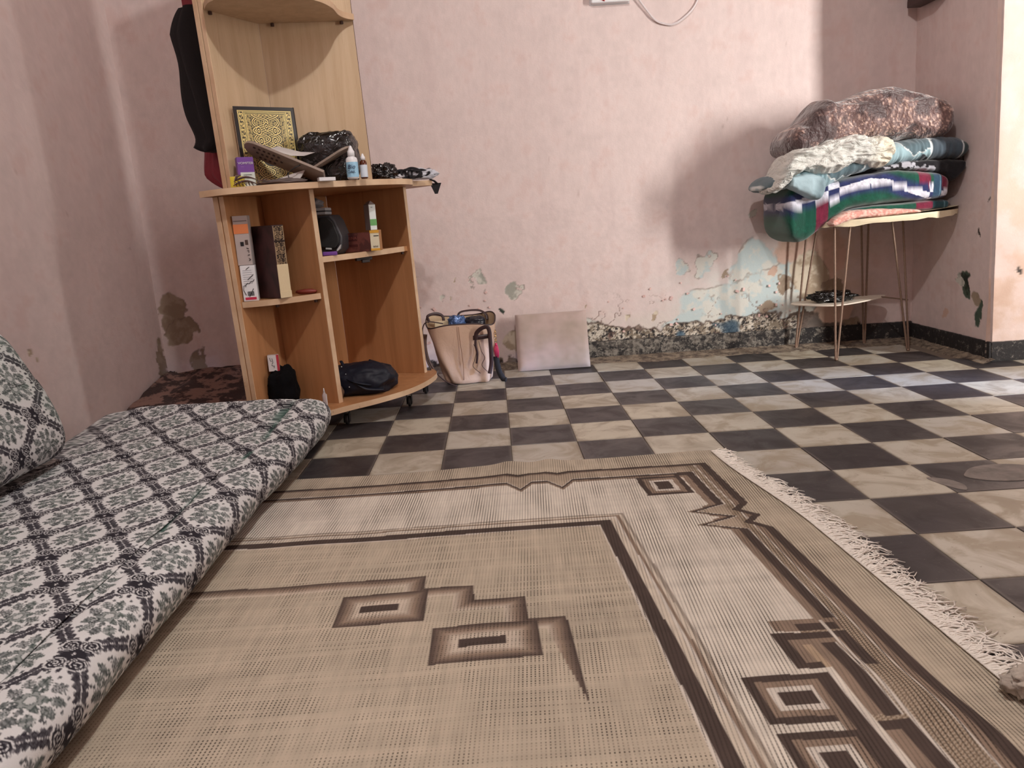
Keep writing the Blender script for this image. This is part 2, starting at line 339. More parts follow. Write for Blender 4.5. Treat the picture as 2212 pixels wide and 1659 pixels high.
# crumbly cement strip between the last tiles and the walls
g = G('crumbling_cement', S(122, 108, 94), .95); n = g.noise(26, 5, .75, vec=g.pos()); g.set('Base Color', g.mix(g.mr(g.xyz(g.pos())[0], -1.15, -1.35), g.mix(g.mr(n, .4, .6), S(84, 72, 64), S(150, 136, 118)), g.mix(g.mr(g.noise(11, 4, .7, vec=g.pos()), .48, .54), S(62, 46, 44), S(134, 104, 94)))); g.bump(n, .9, .012); m_cem = g.mat
def skirt(u, v):
    x = -1.93+3.44*u; L = max(0, min(1, (-1.25-x)/.1)); e = .155+.035*fract(x, 0, 0, 5, 3)-.36*L; y = e+(.283-e)*v
    return (x, y, .0006+.013*v**2.0+L*.060*min(1, v*1.25)**.8*(1+.4*fract(x, y, 0, 9, 2))+.004*fract(x, y, 4, 22, 3)*min(1, v*4)*(1-.3*v)-.006*(v < .01))
mb = MB().grid(skirt, 300, 10); o = mk('trim_1', mb, m_cem, smooth=True); o['kind'] = 'structure'
def skirt2(u, v):
    y = .27-.60*u; e = 1.455+.02*fract(y, 3, 0, 7, 3)-.02*max(0, u-.85); x = e+(1.511-e)*v
    return (x, y, .001+.016*v**2+.004*fract(x, y, 4, 22, 3)*min(1, v*4)-.006*(v < .01))
mb = MB().grid(skirt2, 60, 8); o = mk('trim_2', mb, m_cem, smooth=True); o['kind'] = 'structure'
# painted black skirting, thin and ragged at the top
g = G('black_skirting_paint', S(40, 38, 40), .6); n = g.noise(34, 7, .8, vec=g.pos()); X_ = g.xyz(g.pos())[0]; wn = g.m('MULTIPLY', g.mr(g.m('ADD', X_, g.m('MULTIPLY', g.noise(5, 3, vec=g.pos()), .4)), 1.35, 1.0), .10); n = g.m('ADD', n, wn); g.set('Base Color', g.mix(g.mr(n, .56, .62), S(40, 37, 38), g.mix(g.mr(g.noise(60, 3, vec=g.pos()), .4, .6), S(150, 144, 134), S(92, 86, 80)))); g.bump(n, 1., .01); m_skirt = g.mat
def board(name, p0, p1, h, nrm, n=120):
    d = Vector(p1)-Vector(p0); N = Vector(nrm)
    def fn(u, v):
        p = Vector(p0)+d*u; hh = h+.0025*fract(u*9, p0[0], 2, 3, 2); z = hh*min(v*1.25, 1); off = .0075+.002*fract(u*20, v*3, 1, 2, 2)
        if v >= .8: off *= (1-v)*5
        q = p+N*off; return (q.x+TX*z, q.y+TY*z, z)
    o = mk(name, MB().grid(fn, n, 10), m_skirt, smooth=True); o['kind'] = 'structure'
board('baseboard_back', (-.02, .285, 0), (1.513, .285, 0), .084, (0, -1, 0), 200)
board('baseboard_right', (1.513, .285, 0), (1.513, -.30, 0), .078, (-1, 0, 0), 60)
board('baseboard_front_right', (1.506, -.292, 0), (3.4, -.292, 0), .076, (0, -1, 0), 160)
# loose paint flakes curling off the wall
g = plain('paint_flake', S(222, 190, 184), .6)
fl = MB()
for k in range(46):
    x = rnd.choice([rnd.uniform(-.78, -.25), rnd.uniform(-.05, .95), rnd.uniform(.3, 1.0)]); z = rnd.uniform(.12, .36); r = rnd.uniform(.004, .011)
    fl.box((x+TX*z, .281+TY*z, z), (r, .004, r*rnd.uniform(.8, 2)), M=Matrix.Rotation(rnd.uniform(0, 3), 4, 'Y') @ Matrix.Rotation(rnd.uniform(-.3, .3), 4, 'X'))
o = mk('trim_3', fl, g); o['kind'] = 'structure'
# ------------------------------------------------------------------ flat-woven rug
RB, RD, RM, RL, RC, RG = rgb(178, 167, 149), rgb(76, 65, 60), rgb(136, 119, 104), rgb(190, 178, 162), rgb(200, 193, 182), rgb(152, 142, 130)
def rug_shear(x, y): return .055*(-y-1.25)*ss(x, -.7, -.1)
def tri(t, c, w): return np.clip(1-np.abs(t-c)/w, 0, 1)
def grad(t):
    t = np.clip(t, 0, 1)[..., None]; return RD*(1-np.clip(t*2, 0, 1))+RM*np.clip(t*2, 0, 1)*(1-np.clip(t*2-1, 0, 1))+RL*np.clip(t*2-1, 0, 1)
def rug_color(x, y):
    U = x-rug_shear(x, y); V = y+.004*np.sin(x*7+1); c = np.broadcast_to(RB, x.shape+(3,)).copy()
    nt = tri(U, -.391, .032)+tri(U, -.288, .032); nr = tri(V, -1.618, .034)+tri(V, -1.690, .034)
    to = -1.287-.014*nt; ti = -1.348-.052*nt; ro = .107-.030*nr; ri = .056-.075*nr
    def put(m, k): c[m] = k if np.ndim(k) == 1 else k[m]
    band = (V < to) & (U < ro)                       # inside the outer dark line
    inner = (V < ti) & (U < ri)                      # inside the patterned band
    put(band, rgb(166, 152, 134))
    hat = (((U*260+V*200) % 1) < .5); hz = band & ~inner
    put(hz & hat & (U > .05), rgb(128, 112, 94))
    put(hz & (V > to-.020) & ~((U > .05) & (V < -1.33)), RM); put(hz & (U > .074) & (V < -1.30), RM); put(hz & (U > .070) & (U < .074) & (V < -1.3), RC)
    put(band & ((V > to-.013) | (U > ro-.020)), RD)
    put(inner, rgb(208, 201, 188))
    din = np.minimum(ti-V, ri-U); inw = np.where(V < -2.1, 0, 1)
    put(inner & (din < .004), RC)
    put(inner & (din >= .004) & (din < .015+.009*(U > .0)) & (inw > 0), RD); put(inner & (din >= .015+.009*(U > .0)) & (din < .026+.014*(U > .0)) & (inw > 0), RM)
    put(inner & (V < -2.1) & (U > -.02), rgb(166, 152, 134)); put(inner & (V < -2.1) & (U > -.02) & hat, rgb(128, 112, 94))
    put(inner & (V < -2.095) & (V > -2.128) & (U > -.06) & (U < .052), RM); put(inner & (V < -2.108) & (V > -2.128) & (U > -.02) & (U < .045), RD)
    def sq(u0, u1, v1, v0, f=.021, b=.018, w=.012, open_r=False, cen=None):
        m = (U > u0) & (U < u1) & (V > v0) & (V < v1); d = np.minimum(np.minimum(U-u0, u1-U), np.minimum(V-v0, v1-V))
        put(m, RC); put(m & (d < f+b), RM); put(m & (d < f), RD); put(m & (d > f+b+w), RD)
    sq(-.100, .012, -1.372, -1.500, .013, .013, .011)
    put((U > .012) & (U < .05) & (V < -1.348) & (V > -1.356), RD); put((U > .012) & (U < .034) & (V < -1.362) & (V > -1.372), RD)
    # hook and strips on the right
    u0, u1, v1, v0 = -.070, .050, -2.133, -2.232; m = (U > u0) & (U < u1) & (V > v0) & (V < v1); d = np.minimum(np.minimum(U-u0, u1-U), v1-V); db = V-v0
    put(m, rgb(172, 152, 128)); put(m & (d < .036), RM); put(m & (d < .019), RD); put(m & (db < .015) & ((U < -.030) | (U > .012)), RD)
    put((U > -.022) & (U < -.004) & (V < -2.165) & (V > -2.34), RM); put((U > -.004) & (U < .016) & (V < -2.165) & (V > -2.345), RD); put((U > .016) & (U < .020) & (V < -2.165) & (V > -2.345), RC)
    sq(-.158, -.034, -2.243, -2.348, .014, .013, .011)
    put((U > -.052) & (U < -.032) & (V < -2.243) & (V > -2.7), RD); put((U > -.068) & (U < -.052) & (V < -2.262) & (V > -2.7), RM); put((U > -.032) & (U < -.026) & (V < -2.243) & (V > -2.7), RC)
    sq(-.158, -.048, -2.365, -2.480, .014, .013, .011)
    put((U > -.022) & (U < .022) & (V < -2.352) & (V > -2.7), RM); put((U > .002) & (U < .022) & (V < -2.352) & (V > -2.7), RD); put((U > -.022) & (U < .022) & (V < -2.352) & (V > -2.370), RD); put((U > .022) & (U < .027) & (V < -2.1) & (V > -2.7), RC)
    # inner frame
    di = np.minimum(-1.598-V, -.180-U); put(di > 0, RB)
    put((di > 0) & (di < .042), rgb(196, 186, 170)); put((di > 0) & (di < .006), RG); put((di > .012) & (di < .019), RM); put((di > .019) & (di < .024), RC)
    put((di > .036) & (di < .061), RD); put((di > .061) & (di < .065), RC)
    # stepped motif of the centre
    k = np.maximum.reduce([np.minimum(-1.848-V, -.590-U), np.minimum(-1.901-V, -.503-U), np.minimum(-1.959-V, -.420-U), np.minimum(-2.037-V, -.362-U)])
    m = (k > 0) & (k < .036) & (V > -2.285) & ~((U > -.45) & (V < -2.05) & (k > (V+2.285)*.16))
    gc = grad(k/.032); c[m] = gc[m]
    for (u0, u1, v1, v0, a, b, e, f) in ((-.735, -.583, -1.908, -2.018, -.697, -.628, -1.951, -1.975), (-.566, -.407, -2.045, -2.156, -.525, -.456, -2.088, -2.113)):
        m = (U > u0) & (U < u1) & (V > v0) & (V < v1); d = np.minimum(np.minimum(U-u0, u1-U), np.minimum(V-v0, v1-V)); gc = grad(d/.034)
        c[m] = gc[m]; put((U > a) & (U < b) & (V < e) & (V > f), RD)
    c *= (1+.10*(fbm(x, y*.15, 120, 2, .5, 7)-.5)+.12*(fbm(x*.08, y, 40, 3, .6, 8)-.5)+.10*(fbm(x, y, 3, 3, .5, 9)-.5))[..., None]
    return np.clip(c, 0, 1)
def rug_z(x, y):
    z = .0045+.0022*ss(fbm(x, y, 5, 2, .5, 19), .5, .8)
    z += .010*(np.exp(-((x+.41)/.035)**2)+.9*np.exp(-((x+.30)/.03)**2))*np.exp(-((y+1.22)/.06)**2)
    z += .009*np.exp(-(((x-.14)+.6*(y+2.36))/.045)**2)*ss(-y, 2.15, 2.3)*ss(x, -.05, .12)
    return z
xs = np.arange(-1.16, .175, .0026); ys = np.concatenate([np.arange(-1.198, -1.9, -.0034), np.arange(-1.9, -2.62, -.0026), np.linspace(-2.63, -3.35, 70)])
Ug, Yg = np.meshgrid(xs, ys)
edge = 1.*(.155+.035*ss(-Yg, 1.25, 1.75)+.0*Yg)
Xg = np.where(Ug > -.2, -.2+(Ug+.2)*((edge+.2)/.375), Ug); Xg = Xg+rug_shear(Xg, Yg)
top = .006*np.sin(Xg*11)+.010*np.sin(Xg*4+2)
Yw = Yg+(top*np.exp((Yg+1.198)/.05))
col = rug_color(Xg, Yg); Zg = rug_z(Xg, Yw)
g = G('flat_weave', (1, 1, 1, 1), .9, spec=.15); P = g.xyz(g.obj())
lx = g.mr(g.m('SINE', g.m('MULTIPLY', g.m('ADD', P[0], g.m('MULTIPLY', P[1], -.05)), 2*PI/.0062)), .05, .85); ly = g.mr(g.m('SINE', g.m('MULTIPLY', P[1], 2*PI/.0058)), -.7, .15)
nn = g.noise(14, 2, .6, vec=g.scale(g.obj(), (1, .25, 1))); n2 = g.noise(1., 2, .6, vec=g.scale(g.obj(), (2.5, 75, 1)))
fieldm = g.m('MULTIPLY', g.m('GREATER_THAN', .240, P[1]), g.m('LESS_THAN', P[0], g.m('SUBTRACT', .290, g.m('MULTIPLY', P[1], .05))))
hole = g.m('MULTIPLY', g.m('MULTIPLY', lx, g.m('MAXIMUM', ly, g.m('SUBTRACT', .75, g.m('MULTIPLY', fieldm, .75)))), g.mr(nn, .40, .62, .30, 1.)); hole = g.m('MULTIPLY', hole, g.m('MAXIMUM', g.mr(n2, .40, .50, .20, 1.), g.m('SUBTRACT', 1., fieldm)))
g.set('Base Color', g.mix(g.m('MULTIPLY', hole, .85), g.attr(), S(58, 50, 44))); g.bump(g.m('SUBTRACT', 1., hole), .5, .002); m_rug = g.mat
rug = thing('woven_rug', 'large flat-woven beige rug with brown stepped squares and white fringe lying on the checkered floor', 'rug', (-.5, -1.9, 0))
o = dense('rug_field', np.stack([Xg, Yw, Zg], -1), col, Xg.shape[1], Xg.shape[0], m_rug, rug, flip=True)
g = plain('fringe_yarn', S(236, 230, 220), .85, bs=.4, bscale=700)
fr = MB(); rr = random.Random(3); y = -1.205
while y > -2.75:
    xe = (.155+.035*float(ss(np.array(-y), 1.25, 1.75))); xe = xe+float(rug_shear(np.array(xe), np.array(y)))-.004
    L = rr.uniform(.052, .088)*(1 if y < -1.45 else .8); a = rr.uniform(-.35, .5)+.6*noise.noise(Vector((y*6, 0, 0))); pts = []; z0 = float(rug_z(np.array(xe), np.array(y)))+.001
    cur = rr.uniform(-.5, .5)
    for k in range(7):
        t = k/6; an = a+cur*t*t*1.6+.25*noise.noise(Vector((y*30, t*3, 2))); pts.append((xe+L*t*math.cos(an), y+L*t*math.sin(an), z0*(1-t)+.0025+.006*math.sin(t*PI)*rr.random()))
    fr.tube(pts, [.0015]*5+[.0012, .0008], 4); y -= rr.uniform(.0011, .0024)
o = mk('fringe', fr, g, rug, smooth=True, label='white knotted yarn fringe'); o['kind'] = 'stuff'
hb = MB(); pts = []
for k in range(160):
    y = -1.20-1.45*k/159; xe = (.155+.035*float(ss(np.array(-y), 1.25, 1.75))); pts.append((xe+float(rug_shear(np.array(xe), np.array(y)))+.010+.003*noise.noise(Vector((y*50, 0, 0))), y, float(rug_z(np.array(xe), np.array(y)))+.001))
hb.tube(pts, .011, 6, flat=.28); mk('fringe_header', hb, g, rug, smooth=True)
# crumpled scrap of grey felt caught in the fringe
def blob_mesh(c, r, seed, amp=.18, fs=6., n=(40, 26), flat=None, ridge=0., e=1.0):
    mb = MB(); vs = []; nu, nv = n
    for j in range(nv+1):
        ph = PI*j/nv
        for i in range(nu):
            th = 2*PI*i/nu; d = Vector((math.copysign(abs(math.cos(th))**e, math.cos(th))*math.sin(ph)**e, math.copysign(abs(math.sin(th))**e, math.sin(th))*math.sin(ph)**e, math.copysign(abs(math.cos(ph))**e, math.cos(ph))))
            q = d*fs*.35+Vector((seed, seed*.7, 0)); f = noise.noise(q)+.5*noise.noise(q*2.1)
            if ridge: f += ridge*(1-2*abs(noise.noise(q*1.7+Vector((3, 1, 9)))))-ridge*.5+ridge*.5*(1-2*abs(noise.noise(q*3.9)))
            p = Vector((d.x*r[0], d.y*r[1], d.z*r[2]))*(1+amp*f)+Vector(c)
            if flat is not None and p.z < flat: p.z = flat+.0005*(j % 2)
            vs.append(p)
    fs_ = [(j*nu+i, j*nu+(i+1) % nu, (j+1)*nu+(i+1) % nu, (j+1)*nu+i) for j in range(nv) for i in range(nu)]
    fs_ = [f[::-1] for f in fs_]
    return mb.add(vs, fs_)
g = plain('felt_grey', S(176, 166, 154), .95, bs=.5, bscale=260, var=.15)
mb = blob_mesh((.268, -2.325, .022), (.040, .024, .018), 5, .35, 9, (44, 30), .004, .5)
solo('cloth_scrap', mb, g, 'crumpled greyish scrap of felt lying on the rug fringe near the right edge', 'cloth', smooth=True)
# ------------------------------------------------------------------ printed cotton: ogee lattice of scrolls round small bouquets
CW, CH = .155, .212
def make_cell():
    W, H = 232, 318; yy, xx = np.mgrid[0:H, 0:W]; X = (xx+.5)/W*CW; Y = (yy+.5)/H*CH
    u, v = X/CW, Y/CH; rs = np.random.RandomState(5)
    wob = .05*(fbm(X, Y, 90, 3, .6, 3)-.5)
    ink = np.zeros((H, W)); soft = np.zeros((H, W)); green = np.zeros((H, W))
    def wr_(cx, cy): return np.abs((X-cx*CW+CW/2) % CW-CW/2), np.abs((Y-cy*CH+CH/2) % CH-CH/2)
    xa, ya = wr_(0, 0); xb, yb = wr_(.5, .5); pw = 1.30
    dA = ((xa/.0735)**pw+(ya/.0985)**pw)**(1/pw); dB = ((xb/.0735)**pw+(yb/.0985)**pw)**(1/pw); dm = np.minimum(dA, dB); df = np.abs(dA-dB)
    tt = np.arctan2(np.where(dA < dB, ya, yb), np.where(dA < dB, xa, xb)); ser = .10*np.abs(np.sin(tt*15))**.7
    ink[(dm > .805-ser*.75+wob*1.1)] = 1; ink[(df < .012+.024*np.abs(np.sin(tt*15+PI/2))**4) & (dm < 1.35)] = 0; tex = fbm(X, Y, 420, 2, .6, 61); ink = ink*(.86+.28*(tex-.5)*2)
    def wrap(cx, cy): 
        dx = (X-cx*CW+CW/2) % CW-CW/2; dy = (Y-cy*CH+CH/2) % CH-CH/2; return dx, dy
    # spiral scrolls at the crossings
    for cx, cy in ((.5, 0), (0, .5)):
        dx, dy = wrap(cx, cy); body = ((dx/.017)**2+((dy)/.026)**2) < 1.1+wob*8; ink[body] = 1
        for sx in (-1, 1):
            for sy in (-1, 1):
                ax, ay = dx-sx*.0150, dy-sy*.0235; r = np.hypot(ax, ay); th = np.arctan2(ay*sy, ax*sx); sp = (r/.0056-th/(2*PI)) % 1
                m = r < .0135; ink[m] = (sp[m] > .30)*1.0; ring = (r >= .0135) & (r < .0150); ink[ring] = .05
        d2 = np.abs(dx)/.0030+np.abs(dy)/.0052; ink[d2 < 1.] = 0; ink[(d2 < .35)] = .8
        for sy in (-1, 1):
            m = ((dx/.0032)**2+((dy-sy*.041)/.0055)**2) < 1; ink[((dx/.0055)**2+((dy-sy*.041)/.0085)**2) < 1] = 0; ink[m] = .9
    # bouquets
    for q, (cx, cy) in enumerate(((0, 0), (.5, .5))):
        dx, dy = wrap(cx, cy)
        rs2 = np.random.RandomState(11+q); L = []
        for k in range(10): L.append((2*PI*(k+.5*q)/10+rs2.uniform(-.10, .10), rs2.uniform(.031, .037), rs2.uniform(.0075, .0098), rs2.uniform(.0115, .0145)))
        for k in range(7): L.append((2*PI*(k+.3)/7+rs2.uniform(-.15, .15), .0205, .0048, .0085))
        for a, d, wd, ln in L:
            lx, ly = math.cos(a)*d*.82, math.sin(a)*d*1.18; a2 = math.atan2(ly, lx); ex, ey = dx-lx, dy-ly; ca, sa = math.cos(a2), math.sin(a2); p = ex*ca+ey*sa; s = -ex*sa+ey*ca
            t = np.clip(p/ln, -1, 1); wloc = wd*(1-np.abs(t)**1.8)*(1+.28*np.sin(p*1300)*(t > -.3)); halo = (np.abs(p) < ln+.001) & (np.abs(s) < wloc+.0011); ink[halo] = 0; m = (np.abs(p) < ln) & (np.abs(s) < wloc)
            tone = rs2.uniform(.45, .72); ink[m] = tone+.22*np.sin(s[m]*2400+p[m]*700); green[m] = rs2.uniform(.5, 1)
            ink[m & (np.abs(s) > wloc-.0011)] = .95; ink[m & (np.abs(s) < .0006) & (t < .7)] = 1.
        for k in range(16):
            a = rs2.uniform(0, 2*PI); r = rs2.uniform(.038, .050); m = ((dx-math.cos(a)*r*.85)/.0022)**2+((dy-math.sin(a)*r*1.25)/.0034)**2 < 1; ink[m] = .8; green[m] = .4
        r = np.hypot(dx, dy*.85); th = np.arctan2(dy, dx); pet = .0145+.0022*np.cos(7*th+q); ink[r < pet] = .45; green[r < pet] = .9; ink[(r < pet) & (r > pet-.0013)] = .9; ink[(r < .0085)] = .12; ink[(r < .0085) & (r > .0066)] = .75
    dark = np.array([42, 40, 47.])/255; white = np.array([212, 214, 214.])/255; gr = np.array([70, 88, 80.])/255
    base = dark*(1-green[..., None]*.75)+gr*green[..., None]*.75
    ink = np.clip(ink, 0, 1)
    return white*(1-ink[..., None])+base*ink[..., None]
CELL = make_cell()
def print_at(a, b):
    H, W, _ = CELL.shape; i = ((b/CH) % 1)*H-.5; j = ((a/CW) % 1)*W-.5; i0 = np.floor(i).astype(int); j0 = np.floor(j).astype(int); fi = (i-i0)[..., None]; fj = (j-j0)[..., None]
    return (CELL[i0 % H, j0 % W]*(1-fi)*(1-fj)+CELL[(i0+1) % H, j0 % W]*fi*(1-fj)+CELL[i0 % H, (j0+1) % W]*(1-fi)*fj+CELL[(i0+1) % H, (j0+1) % W]*fi*fj)
g = G('printed_cotton', (1, 1, 1, 1), .88, spec=.2); g.set('Base Color', g.attr()); g.bump(g.m('ADD', g.noise(420, 2, .6, vec=g.obj()), g.m('MULTIPLY', g.noise(28, 3, .6, vec=g.obj()), 3.)), .35, .002); m_print = g.mat
# mattress: cross-section swept from the far end towards the camera
prof = catmull([(-1.62, .012), (-1.70, .020), (-1.735, .060), (-1.70, .104), (-1.60, .120), (-1.45, .124), (-1.28, .123), (-1.14, .122), (-1.085, .119), (-1.040, .117), (-1.000, .104), (-.985, .075), (-1.000, .038), (-1.050, .010), (-1.12, .004)], 10)
pr = np.array(prof); d = np.r_[0, np.cumsum(np.hypot(*np.diff(pr, axis=0).T))]
sv = np.concatenate([np.arange(0, .30, .012), np.arange(.30, d[-1]-.10, .0022), np.arange(d[-1]-.10, d[-1], .01)]); px = np.interp(sv, d, pr[:, 0]); pz = np.interp(sv, d, pr[:, 1])
sref = np.interp(0, [0], [np.interp(-1.257, pr[20:100, 0], d[20:100])])
tv = np.concatenate([np.linspace(0, .05, 16), np.arange(.053, .70, .0030), np.arange(.70, 1.75, .0023), np.linspace(1.76, 2.55, 50)])
Sg, Tg = np.meshgrid(sv, tv); PX = np.interp(Sg, sv, px); PZ = np.interp(Sg, sv, pz)
Y0 = -.765
shape = np.sqrt(np.clip(1-(1-np.clip(Tg/.055, 0, 1))**2, 0, 1)); endh = .034*np.exp(-Tg/.16)
Yw = Y0-Tg+.02*fbm(Sg, Tg*0, 6, 2, .5, 3)*np.exp(-Tg/.1)
k = PZ/.12
Zw = .058+(PZ-.058)*shape+endh*k*shape+.010*(fbm(Sg, Tg, 5, 3, .55, 5)-.5)*k
cx = -1.40; side = np.where(PX > -1.1, 1., 0.); Xw = cx+(PX-cx)*(.96+.04*shape)-.022*ss(Tg, 0, .9)*0-.03*ss(-Tg, -.45, -.0)*side*0
Xw = Xw+side*(.014*np.exp(-((Tg-.15)/.3)**2)-.012*ss(Tg, .4, .9)+.006*(fbm(Tg, Sg*0, 7, 3, .5, 8)-.5)*2)
# quilting crease near the front roll and long soft wrinkles
cr = np.exp(-((PX+1.088+.010*np.sin(Tg*9))/.010)**2)*(PZ > .08); Zw -= .0045*cr*(.3+1.2*fbm(Tg, Sg*0, 9, 3, .6, 12))
wr = fbm(Sg*1.1+Tg*.35, Tg*.25, 16, 3, .55, 33); Zw += .0055*(wr-.5)*k
Zw -= .006*np.exp(-((PX+1.40+.25*(Tg-.5))/.012)**2)*(PZ > .08)*np.exp(-((Tg-.45)/.22)**2)
Zw = np.maximum(Zw, .0075)
colr = print_at(Sg-sref+.25*CW*0, Yw+.963+.007*np.sin(Sg*9))
gm = np.exp(-((PX+1.088+.010*np.sin(Tg*9))/.006)**2)*(PZ > .08)*ss(fbm(Tg, Sg*0, 11, 3, .6, 44), .45, .62)
colr = mixc(colr, rgb(30, 66, 56), .75*gm)
colr *= (1+.08*(fbm(Sg, Tg, 5, 3, .5, 22)-.5))[..., None]
mat_ = thing('floor_mattress', 'thin floor mattress covered in black and white floral ogee print, lying along the left wall', 'mattress', (-1.35, -1.8, 0))
o = dense('mattress_cover', np.stack([Xw, Yw, Zw], -1), colr, len(sv), len(tv), m_print, mat_)
# closed far end
n = len(sv); row = np.stack([Xw[0], Yw[0], Zw[0]], -1); mb = MB(); mb.add([tuple(p) for p in row[::6]], [tuple(range(len(row[::6])))]); mk('end_panel', mb, plain('cotton_plain', S(190, 192, 196), .9), mat_)
# bolster leaning on the wall
sv = np.linspace(0, 1, 300); tv = np.concatenate([np.arange(0, .62, .0026), np.linspace(.63, 1.2, 40)])
per = []; a_, b_, e_ = .085, .190, .62
for q in np.linspace(0, 2*PI, 1200):
    per.append((math.copysign(abs(math.cos(q))**e_, math.cos(q))*a_, math.copysign(abs(math.sin(q))**e_, math.sin(q))*b_))
per = np.array(per); dd = np.r_[0, np.cumsum(np.hypot(*np.diff(per, axis=0).T))]; sg = np.linspace(0, dd[-1], 460); ex = np.interp(sg, dd, per[:, 0]); ez = np.interp(sg, dd, per[:, 1])
Sg, Tg = np.meshgrid(sg, tv); EX = np.interp(Sg, sg, ex); EZ = np.interp(Sg, sg, ez)
sh = np.clip(1-(1-np.clip(Tg/.075, 0, 1))**2.2, 0, 1)**.5; fl_ = .012*(fbm(Sg, Tg, 7, 3, .55, 90)-.5)
EX = EX*(.10+.90*sh)+np.sign(EX)*fl_; EZ = EZ*(.55+.45*sh)+fl_*.4
ang = math.radians(24); cA, sA = math.cos(ang), math.sin(ang)
Xb = -1.655+EX*cA-EZ*sA; Zb = .313+EX*sA+EZ*cA
Yb = -1.262-Tg-.03*(1-(EZ/.2)**2)*(1-sh)*0
Zb = np.maximum(Zb, .124)
cb = print_at(Sg+.055, Yb+.02+.006*np.sin(Sg*8)); cb = mixc(cb, rgb(88, 128, 108), .12*ss(fbm(Sg, Tg, 5, 2, .5, 9), .5, .7))
bol = thing('bolster_cushion', 'upright bolster cushion in the same floral print leaning against the left wall', 'cushion', (-1.655, -1.8, .12))
o = dense('bolster_cover', np.stack([Xb, Yb, Zb], -1), cb, len(sg), len(tv), m_print, bol)
row = np.stack([Xb[0], Yb[0], Zb[0]], -1)[::8]; mb = MB(); mb.add([tuple(p) for p in row], [tuple(range(len(row)))]); mk('end_seam', mb, m_print if False else plain('cotton_dark', S(70, 70, 74), .9), bol)

# ------------------------------------------------------------------ corner cabinet of wood-effect board
def wood_mat(name, c1, c2, sx=1., rough=.45):
    g = G(name, c1, rough, spec=.35); v = g.scale(g.obj(), (26*sx, 26*sx, 1.6)); n = g.noise(1., 4, .6, .6, v); n2 = g.noise(6., 2, .6, vec=g.scale(g.obj(), (40, 40, 2)))
    c = g.mix(g.mr(n, .35, .65), c1, c2); c = g.mix(g.m('MULTIPLY', g.mr(n2, .6, .8), .4), c, S(150, 116, 86)); g.set('Base Color', c); g.bump(n2, .08, .001); return g.mat
m_wood2 = wood_mat('beech_effect_board', S(200, 175, 144), S(186, 160, 128))
m_wood = wood_mat('shade_toned_beech', S(184, 134, 92), S(166, 118, 78))  # darker, redder copy of the board: shade of the lower unit in its colour
g = G('board_edge', S(214, 178, 138), .6); n = g.noise(60, 4, .7, vec=g.pos()); g.set('Base Color', g.mix(g.mr(n, .68, .74), g.mix(g.mr(g.noise(9, 3, vec=g.pos()), .4, .6), S(212, 184, 152), S(194, 162, 130)), S(110, 74, 50))); m_edge = g.mat
m_pin = plain('shelf_pin_brown', S(64, 38, 26), .5)
def W(x, y, z): return (x-.03*(z-.085), y, z+.03*(x+1.0))
AF, BE, P2, DV = np.array((-1.224, -.732)), np.array((-.715, -.252)), np.array((-1.036, -.094)), np.array((-.975, -.655))
AU, P1, P3 = np.array((-1.204, -.693)), np.array((-1.10, -.48)), np.array((-.80, -.41))
cab = thing('corner_cabinet', 'tall wood-effect corner cabinet with curved shelves standing near the back wall', 'cabinet', (-1.03, -.42, 0))
def off_line(a, b, w):
    d = (b-a)/np.linalg.norm(b-a); n = np.array((-d[1], d[0])); return [tuple(a), tuple(b), tuple(b+n*w), tuple(a+n*w)]
def ccw(P):
    ar = sum(P[i][0]*P[(i+1) % len(P)][1]-P[(i+1) % len(P)][0]*P[i][1] for i in range(len(P))); return P if ar > 0 else P[::-1]
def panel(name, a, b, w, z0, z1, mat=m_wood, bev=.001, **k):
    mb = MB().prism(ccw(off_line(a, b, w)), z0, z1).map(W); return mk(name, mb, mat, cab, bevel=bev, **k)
def edge_strip(par_name, a, d, w, z0, z1):
    "lipping on the front edge: a = corner, d = direction across the thickness"
    n = np.array(d)/np.linalg.norm(d); f = np.array((n[1], -n[0])); f = f if f[1] < 0 else -f
    mb = MB().prism(ccw([tuple(a+f*.0015), tuple(a+n*w+f*.0015), tuple(a+n*w-f*.002), tuple(a-f*.002)]), z0, z1).map(W); return mk(par_name, mb, m_edge, cab)
ZB, ZT = .085, .797
dA = (AF-P2)/np.linalg.norm(AF-P2); nA = np.array((dA[1], -dA[0])); nA = nA if nA[0] < 0 else -nA
sA = 1 if np.allclose(np.array((-dA[1], dA[0])), nA) else -1
# left side: two boards screwed together, seen from the front as a double edge
mb = MB()
for q0, q1 in ((0, .0185), (.0200, .0400)):
    mb.prism(ccw([tuple(P2+nA*q0), tuple(AF+nA*q0), tuple(AF+nA*q1), tuple(P2+nA*q1)]), ZB, ZT)
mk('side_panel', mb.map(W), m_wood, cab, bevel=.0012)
mb = MB()
for q0, q1 in ((0.001, .0175), (.021, .039)): mb.prism(ccw([tuple(AF+nA*q0+dA*.0012), tuple(AF+nA*q1+dA*.0012), tuple(AF+nA*q1-dA*.001), tuple(AF+nA*q0-dA*.001)]), ZB+.001, ZT-.001)
mk('edge_strip', mb.map(W), m_edge, cab, bevel=.001)
dB = (BE-P2)/np.linalg.norm(BE-P2); nB = np.array((-dB[1], dB[0])); nB = nB if nB[1] > 0 else -nB
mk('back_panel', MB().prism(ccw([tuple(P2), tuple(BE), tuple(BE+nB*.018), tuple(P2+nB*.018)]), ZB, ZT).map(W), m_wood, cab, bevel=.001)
mk('edge_strip', MB().prism(ccw([tuple(BE+dB*.0015), tuple(BE+nB*.018+dB*.0015), tuple(BE+nB*.018-dB*.001), tuple(BE-dB*.001)]), ZB, ZT).map(W), m_edge, cab, bevel=.0008)
DE = AF-dA*.205+nA*-.001
